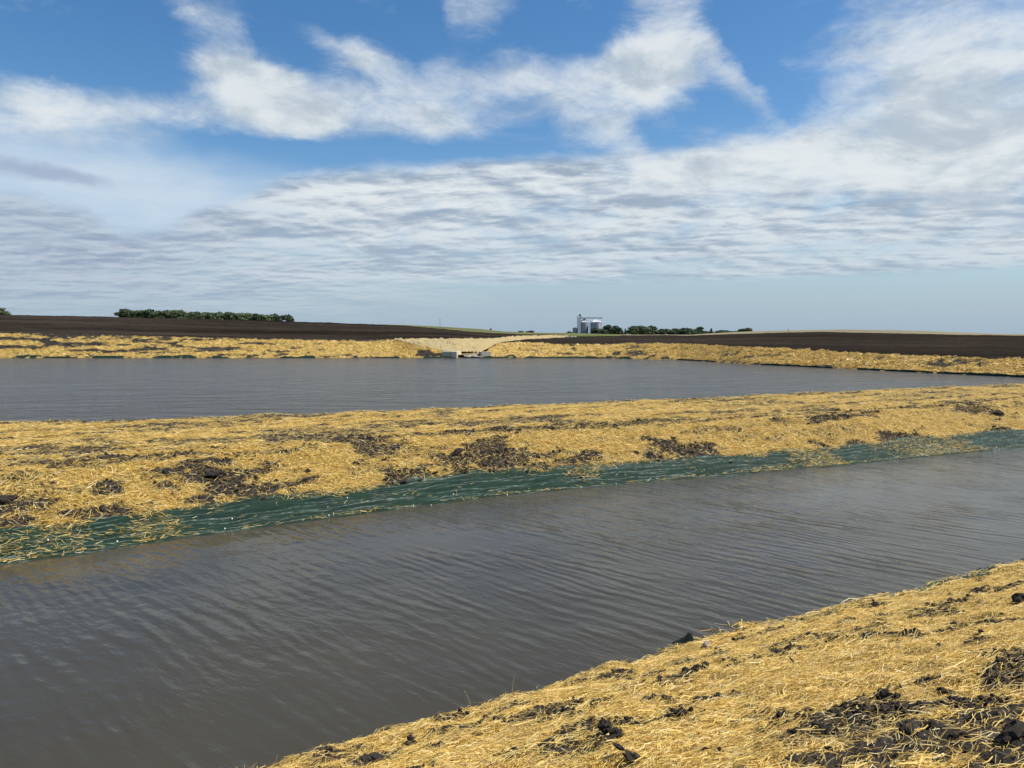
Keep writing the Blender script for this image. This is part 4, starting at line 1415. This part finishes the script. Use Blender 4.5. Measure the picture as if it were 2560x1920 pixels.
def wall(pa, pb, z0, z1, th, label, wing):
    a, b = np.array(pa), np.array(pb)
    o = empty('concrete_wall', (a[0], a[1], 0), label, 'wall', 'concrete walls of the inlet')
    d = b - a
    L = float(np.hypot(*d))
    rz = math.atan2(d[1], d[0])
    obj('wall_face', bm_mesh('wall_face', lambda bm: (add_box(bm, (d[0] / 2, d[1] / 2, (z0 + z1) / 2), (L, th, z1 - z0), rz), bmesh.ops.bevel(bm, geom=bm.edges[:], offset=0.03, affect='EDGES'))), M_CONC, o)
    w = np.array(wing)
    e = d if w[2] else np.zeros(2)
    dw = w[:2]
    Lw = float(np.hypot(*dw))
    obj('wing', bm_mesh('wing', lambda bm: (add_box(bm, (e[0] + dw[0] / 2, e[1] + dw[1] / 2 , (z0 + z1) / 2 - 0.004), (Lw, th * .98, z1 - z0), math.atan2(dw[1], dw[0])), bmesh.ops.bevel(bm, geom=bm.edges[:], offset=0.03, affect='EDGES'))), M_CONC, o)


def p2(px, py, Y):
    return at(px, py, Y)[:2]


wz = at(1120, 879, 161)[2]
wall(p2(1106, 880, 161.2), p2(1128, 880, 160.8), -1.0, wz, 0.35, 'grey concrete wall on the left side of the inlet gap', (1.6, 6.0, 1))
obj('wall_end', bm_mesh('wall_end', lambda bm: add_box(bm, (*(p2(1135, 880, 160.6)), wz / 2 - .5), (1.15, .5, wz + 1.004), 0)), M_CONC)
we = bpy.data.objects['wall_end']
we.parent = bpy.data.objects['concrete_wall']; we.matrix_parent_inverse = Matrix.Translation(-Vector(we.parent.location))
wall(p2(1203, 880, 160.6), p2(1228, 880, 161.2), -1.0, wz, 0.35, 'pale concrete wall on the right side of the inlet gap', (-0.4, 6.0, 0))
rk = [lump_mesh('rock', 940 + i * 7, 2, 0.35, 0.8) for i in range(4)]
rocks = []
for i in range(26):
    px = rng.uniform(1163, 1201)
    t = (1201 - px) / 38
    py = rng.uniform(882 + 8 * t, 893)
    P = at(px, py, 160 + (893 - py) * .6)
    o = obj('rock', rk[i % 4], M_ROCK)
    sz = rng.uniform(.5, .95)
    o.scale = (sz * 1.2, sz, sz * .7); o.rotation_euler = (0, 0, rng.uniform(0, 6))
    o.location = P
    tag(o, 'pale riprap rock heaped in the gap between the concrete walls', 'rock', 'riprap rocks in the inlet gap')
for px, w in ((1418, 2.6), (1430, 2.2), (1436, 1.5)):
    P = at(px, 842.6, 318)
    o = obj('rock', rk[int(w) % 4], M_ROCK)
    o.scale = (w, w * .8, w * .5); o.location = P
    tag(o, 'grey rock pile at the far end of the pale inlet bank', 'rock', 'grey rocks at the end of the inlet')

# green grass by the end of the inlet
def grass_patch(bm):
    vs = [bm.verts.new(p + np.array([0, 0, .05])) for p in gp]
    bm.faces.new(vs)
struct(obj('grass', bm_mesh('grass', grass_patch), M_GREEN))

# ------------------------------------------------------------------ grain bins
def grain_bin(px0, px1, y_eave, y_peak, y_base, Y, label, seed):
    a, b = at(px0, y_base, Y), at(px1, y_base, Y)
    r = (b[0] - a[0]) / 2
    c = (a + b) / 2
    ze, zp = at(px0, y_eave, Y)[2] - c[2], at(px0, y_peak, Y)[2] - c[2]
    o = empty('grain_bin', c, label, 'grain bin')
    def body(bm):
        prof = []
        n = 11
        for i in range(n):
            z0, z1 = ze * i / n, ze * (i + 1) / n
            prof += [(r, z0 + .02), (r + .10, z0 + (z1 - z0) * .25), (r, z0 + (z1 - z0) * .5), (r + .10, z0 + (z1 - z0) * .75), (r, z1 - .12), (r - .07, z1 - .05)]
        prof[0] = (r, -1.5)
        prof.append((r, ze))
        add_lathe(bm, prof, 40)
        for i in range(20):
            an = 2 * math.pi * i / 20 + .1
            add_box(bm, ((r + .12) * math.cos(an), (r + .12) * math.sin(an), ze / 2), (.12, .18, ze), an)
    obj('body', bm_mesh('body', body), M_STEEL, o)
    def roof(bm):
        add_lathe(bm, [(r + .3, ze - .12), (r + .3, ze), (r * .55, ze + (zp - ze) * .47), (.8, zp - .4), (.75, zp), (.05, zp + .15)], 40)
        for i in range(20):
            an = 2 * math.pi * i / 20
            add_bar(bm, ((r + .2) * math.cos(an), (r + .2) * math.sin(an), ze + .08), (.8 * math.cos(an), .8 * math.sin(an), zp - .3), .09, 4)
    obj('roof', bm_mesh('roof', roof), M_ROOF, o)
    if zp - ze > 2:
        def cap(bm):
            add_lathe(bm, [(.9, zp + .1), (.9, zp + .8), (.2, zp + 1.2)], 16)
        obj('roof_cap', bm_mesh('roof_cap', cap), M_STEEL, o)
        def door(bm):
            add_box(bm, (-.8, -r - .18, 1.2), (1.2, .16, 2.2), 0)
        obj('door', bm_mesh('door', door), M_FRAME, o)
        def ladder(bm):
            for dx in (-.25, .25):
                add_bar(bm, (1.6 + dx, -r - .45, 0), (1.6 + dx, -r - .45, ze + .6), .05, 5)
            for i in range(24):
                z = ze * i / 24
                add_bar(bm, (1.35, -r - .45, z), (1.85, -r - .45, z), .04, 4)
        obj('ladder', bm_mesh('ladder', ladder), M_FRAME, o)
    return o


BY = 780
grain_bin(1451.5, 1470.5, 805.5, 798, 834.2, BY, 'left one of the two tall corrugated steel grain bins under the catwalk', 1)
grain_bin(1476, 1504.5, 805.5, 797.5, 835, BY - 4, 'right and wider one of the two tall steel grain bins, beside the trees', 2)
grain_bin(1432, 1443.6, 819.5, 818, 832.5, BY, 'small low grey bin standing alone left of the elevator tower', 3)


def elevator():
    c = at(1448.3, 834, BY)
    top = at(1448.3, 788, BY)[2] - c[2]
    o = empty('bucket_elevator', c, 'tall narrow lattice elevator tower left of the two steel grain bins', 'elevator tower')
    w = .95
    def lattice(bm):
        for sx in (-1, 1):
            for sy in (-1, 1):
                add_bar(bm, (sx * w - .6, sy * w, -1), (sx * w - .6, sy * w, top - 3), .10, 5)
        n = 10
        for i in range(n):
            z0, z1 = (top - 3) * i / n, (top - 3) * (i + 1) / n
            for sy in (-1, 1):
                add_bar(bm, (-w - .6, sy * w, z0), (w - .6, sy * w, z1), .07, 4)
                add_bar(bm, (w - .6, sy * w, z0), (-w - .6, sy * w, z1), .07, 4)
                add_bar(bm, (-w - .6, sy * w, z1), (w - .6, sy * w, z1), .07, 4)
            for sx in (-1, 1):
                add_bar(bm, (sx * w - .6, -w, z0), (sx * w - .6, w, z1), .07, 4)
    obj('lattice', bm_mesh('lattice', lattice), M_FRAME, o)
    def legs(bm):
        add_box(bm, (.35, -.3, top / 2 - .5), (.42, .4, top - 1))
        add_box(bm, (1.25, -.3, top / 2 - .5), (.42, .4, top - 1))
    obj('elevator_leg', bm_mesh('elevator_leg', legs), M_FRAME, o)
    def head(bm):
        add_box(bm, (.4, -.3, top - .2), (1.9, 1.2, 1.3))
        add_bar(bm, (.4, -.9, top + .4), (.4, .3, top + .4), .85, 14)
        add_box(bm, (-.3, 0, top - 2.2), (3.4, 2.6, .15))
        for sx in (-2, 1.4):
            for sy in (-1.3, 1.3):
                add_bar(bm, (sx, sy, top - 2.2), (sx, sy, top - .9), .06, 4)
            add_bar(bm, (sx, -1.3, top - .9), (sx, 1.3, top - .9), .06, 4)
        for sy in (-1.3, 1.3):
            add_bar(bm, (-2, sy, top - .9), (1.4, sy, top - .9), .06, 4)
    obj('head', bm_mesh('head', head), M_FRAME, o)
    def cage(bm):
        n = 12
        for i in range(n):
            z = top * .95 * (i + .5) / n
            add_box(bm, (-1.9, -.2, z), (.9, .9, .5))
            add_bar(bm, (-1.9, -.2, z), (-1.2, -.2, z + 1.2), .08, 4)
        add_bar(bm, (-1.9, -.2, -.5), (-1.9, -.2, top * .93), .09, 5)
    obj('ladder_cage', bm_mesh('ladder_cage', cage), M_FRAME, o)


elevator()


def catwalk():
    a, b = at(1450, 796, BY - 1), at(1506, 796, BY - 1)
    z0 = a[2]
    gz = at(1450, 834.5, BY)[2]
    o = empty('catwalk', (a[0], a[1], gz), 'long steel catwalk spanning above both grain bin roofs', 'catwalk')
    L = b[0] - a[0]
    h = z0 - gz
    def deck(bm):
        add_box(bm, (L / 2, 0, h), (L, 1.3, .28))
        add_box(bm, (L / 2, .2, h + .55), (L * .98, .5, .45))
    obj('walkway', bm_mesh('walkway', deck), M_FRAME, o)
    def rail(bm):
        for sy in (-.65, .65):
            add_bar(bm, (0, sy, h + 1.1), (L, sy, h + 1.1), .06, 4)
            for i in range(13):
                add_bar(bm, (L * i / 12, sy, h), (L * i / 12, sy, h + 1.1), .05, 4)
    obj('railing', bm_mesh('railing', rail), M_FRAME, o)
    pk = [at(p, 797, BY)[0] - a[0] for p in (1461, 1490.3)]
    def supp(bm):
        for k in pk:
            for sx in (-2.9, 2.9):
                add_bar(bm, (k + sx, -.3, h - 4.0), (k + sx * .25, -.3, h), .12, 5)
            add_bar(bm, (k, 0, h - 1.0), (k, 0, h), .45, 8)
        for x in (L - .6,):
            for sy in (-.9, .9):
                add_bar(bm, (x, sy - 3, h - 4.0), (x, sy, h), .1, 5)
    obj('support', bm_mesh('support', supp), M_FRAME, o)
    def spout(bm):
        x0 = at(1463, 797, BY)[0] - a[0]
        x1 = at(1472.5, 808, BY)[0] - a[0]
        add_bar(bm, (x0, -1.2, h), (x1, -3.5, h - 4.8), .2, 8)
        add_bar(bm, (x1, -3.5, h - 4.8), (x1 + .3, -3.5, .2), .2, 8)
        add_bar(bm, (1.0, -1.2, h + 2.0), (3.4, -1.2, h - 2), .2, 6)
        add_bar(bm, (1.0, -1.2, h - 2.5), (5.2, -1.2, h - .2), .2, 6)
    obj('spout', bm_mesh('spout', spout), M_FRAME, o)


catwalk()

# ------------------------------------------------------------------ posts
def mast(px, y0, y1, Y, w, label, cat, name):
    a, b = at(px, y1, Y), at(px, y0, Y)
    def fn(bm):
        h = b[2] - a[2]
        if w < .2:
            add_bar(bm, (0, 0, -1), (0, 0, h), w, 8, w * .8)
        else:
            for i in range(3):
                an = 2.1 * i
                add_bar(bm, (w * math.cos(an), w * math.sin(an), -2), (w * .6 * math.cos(an), w * .6 * math.sin(an), h), .09, 5)
            for j in range(16):
                for i in range(3):
                    a1, a2 = 2.1 * i, 2.1 * (i + 1)
                    add_bar(bm, (w * math.cos(a1), w * math.sin(a1), h * j / 16), (w * .95 * math.cos(a2), w * .95 * math.sin(a2), h * (j + 1) / 16), .05, 4)
    o = obj(name, bm_mesh(name, fn), M_FRAME)
    o.location = a
    tag(o, label, cat)


mast(1100, 796, 822, 900, 0.5, 'very thin lattice mast faint above the grass rise', 'mast', 'radio_mast')
mast(1970.5, 821.5, 831.5, 384, 0.16, 'lone short post standing on the crest of the right tilled hill', 'post', 'wooden_post')

# ------------------------------------------------------------------ trees
def tree(px, y_top, y_base, wpx, Y, kind, label, group=None, name='tree', conifer=False, density=1.0):
    P = at(px, y_base, Y)
    h = at(px, y_top, Y)[2] - P[2]
    w = wpx * Y / F * (1.0 if conifer or wpx < 10 else 1.6)
    r = np.random.default_rng(int(px * 7 + y_top))
    o = empty(name, P, label, 'tree' if h > 3 else 'bush', group)
    h = h * r.uniform(.8, 1.14) + 0.6
    def tr(bm):
        add_bar(bm, (0, 0, -1.2), (0, 0, h * .45), h * .028, 7, h * .018)
        add_bar(bm, (0, 0, h * .44), (r.normal(0, .3), r.normal(0, .3), h * .8), h * .018, 6, h * .007)
        for i in range(4):
            an = r.uniform(0, 6.28)
            z = h * r.uniform(.25, .5)
            add_bar(bm, (0, 0, z), (w * .3 * math.cos(an), w * .3 * math.sin(an), z + h * .25), h * .011, 5, h * .004)
    obj('trunk', bm_mesh('trunk', tr), M_BARK, o)
    C, Rr = [], []
    if conifer:
        for i in range(7):
            t = i / 6
            C.append((0, 0, h * (.12 + .82 * t))); Rr.append((w * .5 * (1 - t * .85), w * .5 * (1 - t * .85), h * .1))
    else:
        nl = 15
        for i in range(nl):
            an = r.uniform(0, 6.28); rad = r.uniform(.1, .36) * w; z = h * r.uniform(.08, .82)
            k = r.uniform(.16, .27)
            sh = 1.0 - .5 * max(0, z / h - .55)
            C.append((rad * sh * math.cos(an), rad * sh * math.sin(an), z)); Rr.append((w * k, w * k, min(h * .2, w * k * .9)))
        C.append((r.normal(0, .08) * w, 0, h * .86)); Rr.append((w * .2, w * .2, h * .14))
    n = int(1500 * density)
    C, Rr = np.array(C), np.array(Rr)
    id_ = r.integers(0, len(C), n)
    d = r.normal(0, 1, (n, 3)); d /= np.linalg.norm(d, axis=1)[:, None]
    c = C[id_] + d * Rr[id_] * (r.random((n, 1)) ** .4 * 1.05)
    c[:, 2] = np.clip(c[:, 2], .1, None)
    size = (0.030 * h + .035 * w) * np.exp(r.normal(0, .35, n))
    nrm = d + r.normal(0, .6, (n, 3)); nrm /= np.linalg.norm(nrm, axis=1)[:, None]
    a = np.cross(nrm, r.normal(0, 1, (n, 3))); a /= np.linalg.norm(a, axis=1)[:, None]
    b = np.cross(nrm, a)
    a, b = a * size[:, None], b * size[:, None] * .75
    V = np.stack([c - a, c - b * .9, c + a, c + b * 1.1], 1)
    obj('crown', mesh_np('crown', V.reshape(-1, 3), np.arange(n * 4).reshape(-1, 4), smooth=False), LEAF[kind], o)


ORD = ['first', 'second', 'third', 'fourth', 'fifth', 'sixth', 'seventh', 'eighth', 'ninth', 'tenth', 'eleventh', 'twelfth', 'thirteenth', 'fourteenth', 'fifteenth', 'sixteenth', 'seventeenth', 'eighteenth', 'nineteenth', 'twentieth', 'twenty-first', 'twenty-second']
LK = ['dark green', 'mid green', 'pale green']
grove = [(312, 776, 24, 0), (334, 776, 26, 0), (354, 778, 22, 0), (378, 779, 24, 0), (400, 778.5, 24, 0), (424, 777.5, 26, 1), (446, 779, 24, 1), (468, 782.5, 24, 0), (490, 783, 26, 1), (512, 782, 26, 1), (534, 783.5, 24, 1),
         (553, 780, 24, 1), (573, 782, 22, 0), (598, 785, 26, 1), (618, 784, 24, 1), (640, 786, 26, 0), (662, 789, 24, 1), (684, 790, 22, 0), (713, 791, 22, 0), (729, 796, 12, 0)]
for i, (px, yt, w, k) in enumerate(grove):
    yb = 794.5 + (px - 300) * 10.5 / 430
    tree(px, yt - .5, yb, w * 1.12, 510 + (i % 3) * 5, k, '%s tree from the left in the grove on the left tilled hill, %s' % (ORD[i], LK[k]), 'trees of the left grove', density=1.2)
tree(4, 774.5, 787, 32, 520, 2, 'pale round tree top at the left picture edge behind the tilled hill', density=.9)
rowt = [(1490, 823, 16, 0, 0), (1502, 825, 16, 0, 0), (1519, 816, 18, 0, 0), (1534, 813.5, 22, 0, 0), (1547, 820, 12, 0, 0), (1556, 826, 8, 0, 1), (1563, 825, 7, 0, 1), (1573, 824, 14, 1, 0), (1583, 817, 16, 1, 0),
        (1603, 815, 26, 1, 0), (1618, 822, 14, 1, 0), (1632, 819, 24, 1, 0), (1650, 824, 18, 0, 0), (1665, 826, 18, 0, 0), (1678, 827, 14, 0, 0), (1692, 822.5, 18, 0, 0), (1708, 821, 22, 0, 0), (1725, 822, 18, 0, 0), (1738, 825, 14, 0, 0), (1752, 821.5, 22, 0, 0)]
for i, (px, yt, w, k, con) in enumerate(rowt):
    tree(px, yt - .4, 836.4, w * 1.12, 740 + (i % 4) * 8, k, '%s tree counted from the grain bins along the tree row, %s' % (ORD[i], LK[k]), 'trees of the row beside the grain bins', name='conifer' if con else 'tree', conifer=bool(con), density=1.1)
tree(1778, 821.5, 836, 12, 760, 0, 'narrow pointed conifer standing alone right of the tree row', name='conifer', conifer=True)
for i, (px, yt, w) in enumerate(((1795, 829, 14), (1808, 827.5, 16), (1822, 827.5, 16), (1836, 828.5, 14))):
    tree(px, yt, 836, w * 1.1, 900, 0, '%s low far tree right of the lone pointed conifer' % ORD[i], 'low far trees behind the hill crest', density=.7)
tree(1853, 823, 832, 14, 620, 0, 'left half of the tree pair peeking over the pale right hill crest', density=.8)
tree(1867, 822, 832, 18, 620, 0, 'right half of the tree pair peeking over the pale right hill crest', density=.8)
for px, yt, yb, w, lb in ((1227, 823, 826, 6, 'tiny lone bush on the grass rise left of the distant bushes'), (1302, 828.5, 831.5, 11, 'left one of three small bushes on the far grass skyline'),
                          (1316, 829, 831.8, 6, 'middle and smallest of three bushes on the far grass skyline'), (1328, 829, 832, 13, 'right and widest of three bushes on the far grass skyline'),
                          (1425, 830, 833.5, 12, 'low bush beside the small grey bin')):
    tree(px, yt, yb, w, 640 if px < 1250 else 700, 0, lb, name='bush', density=.5)
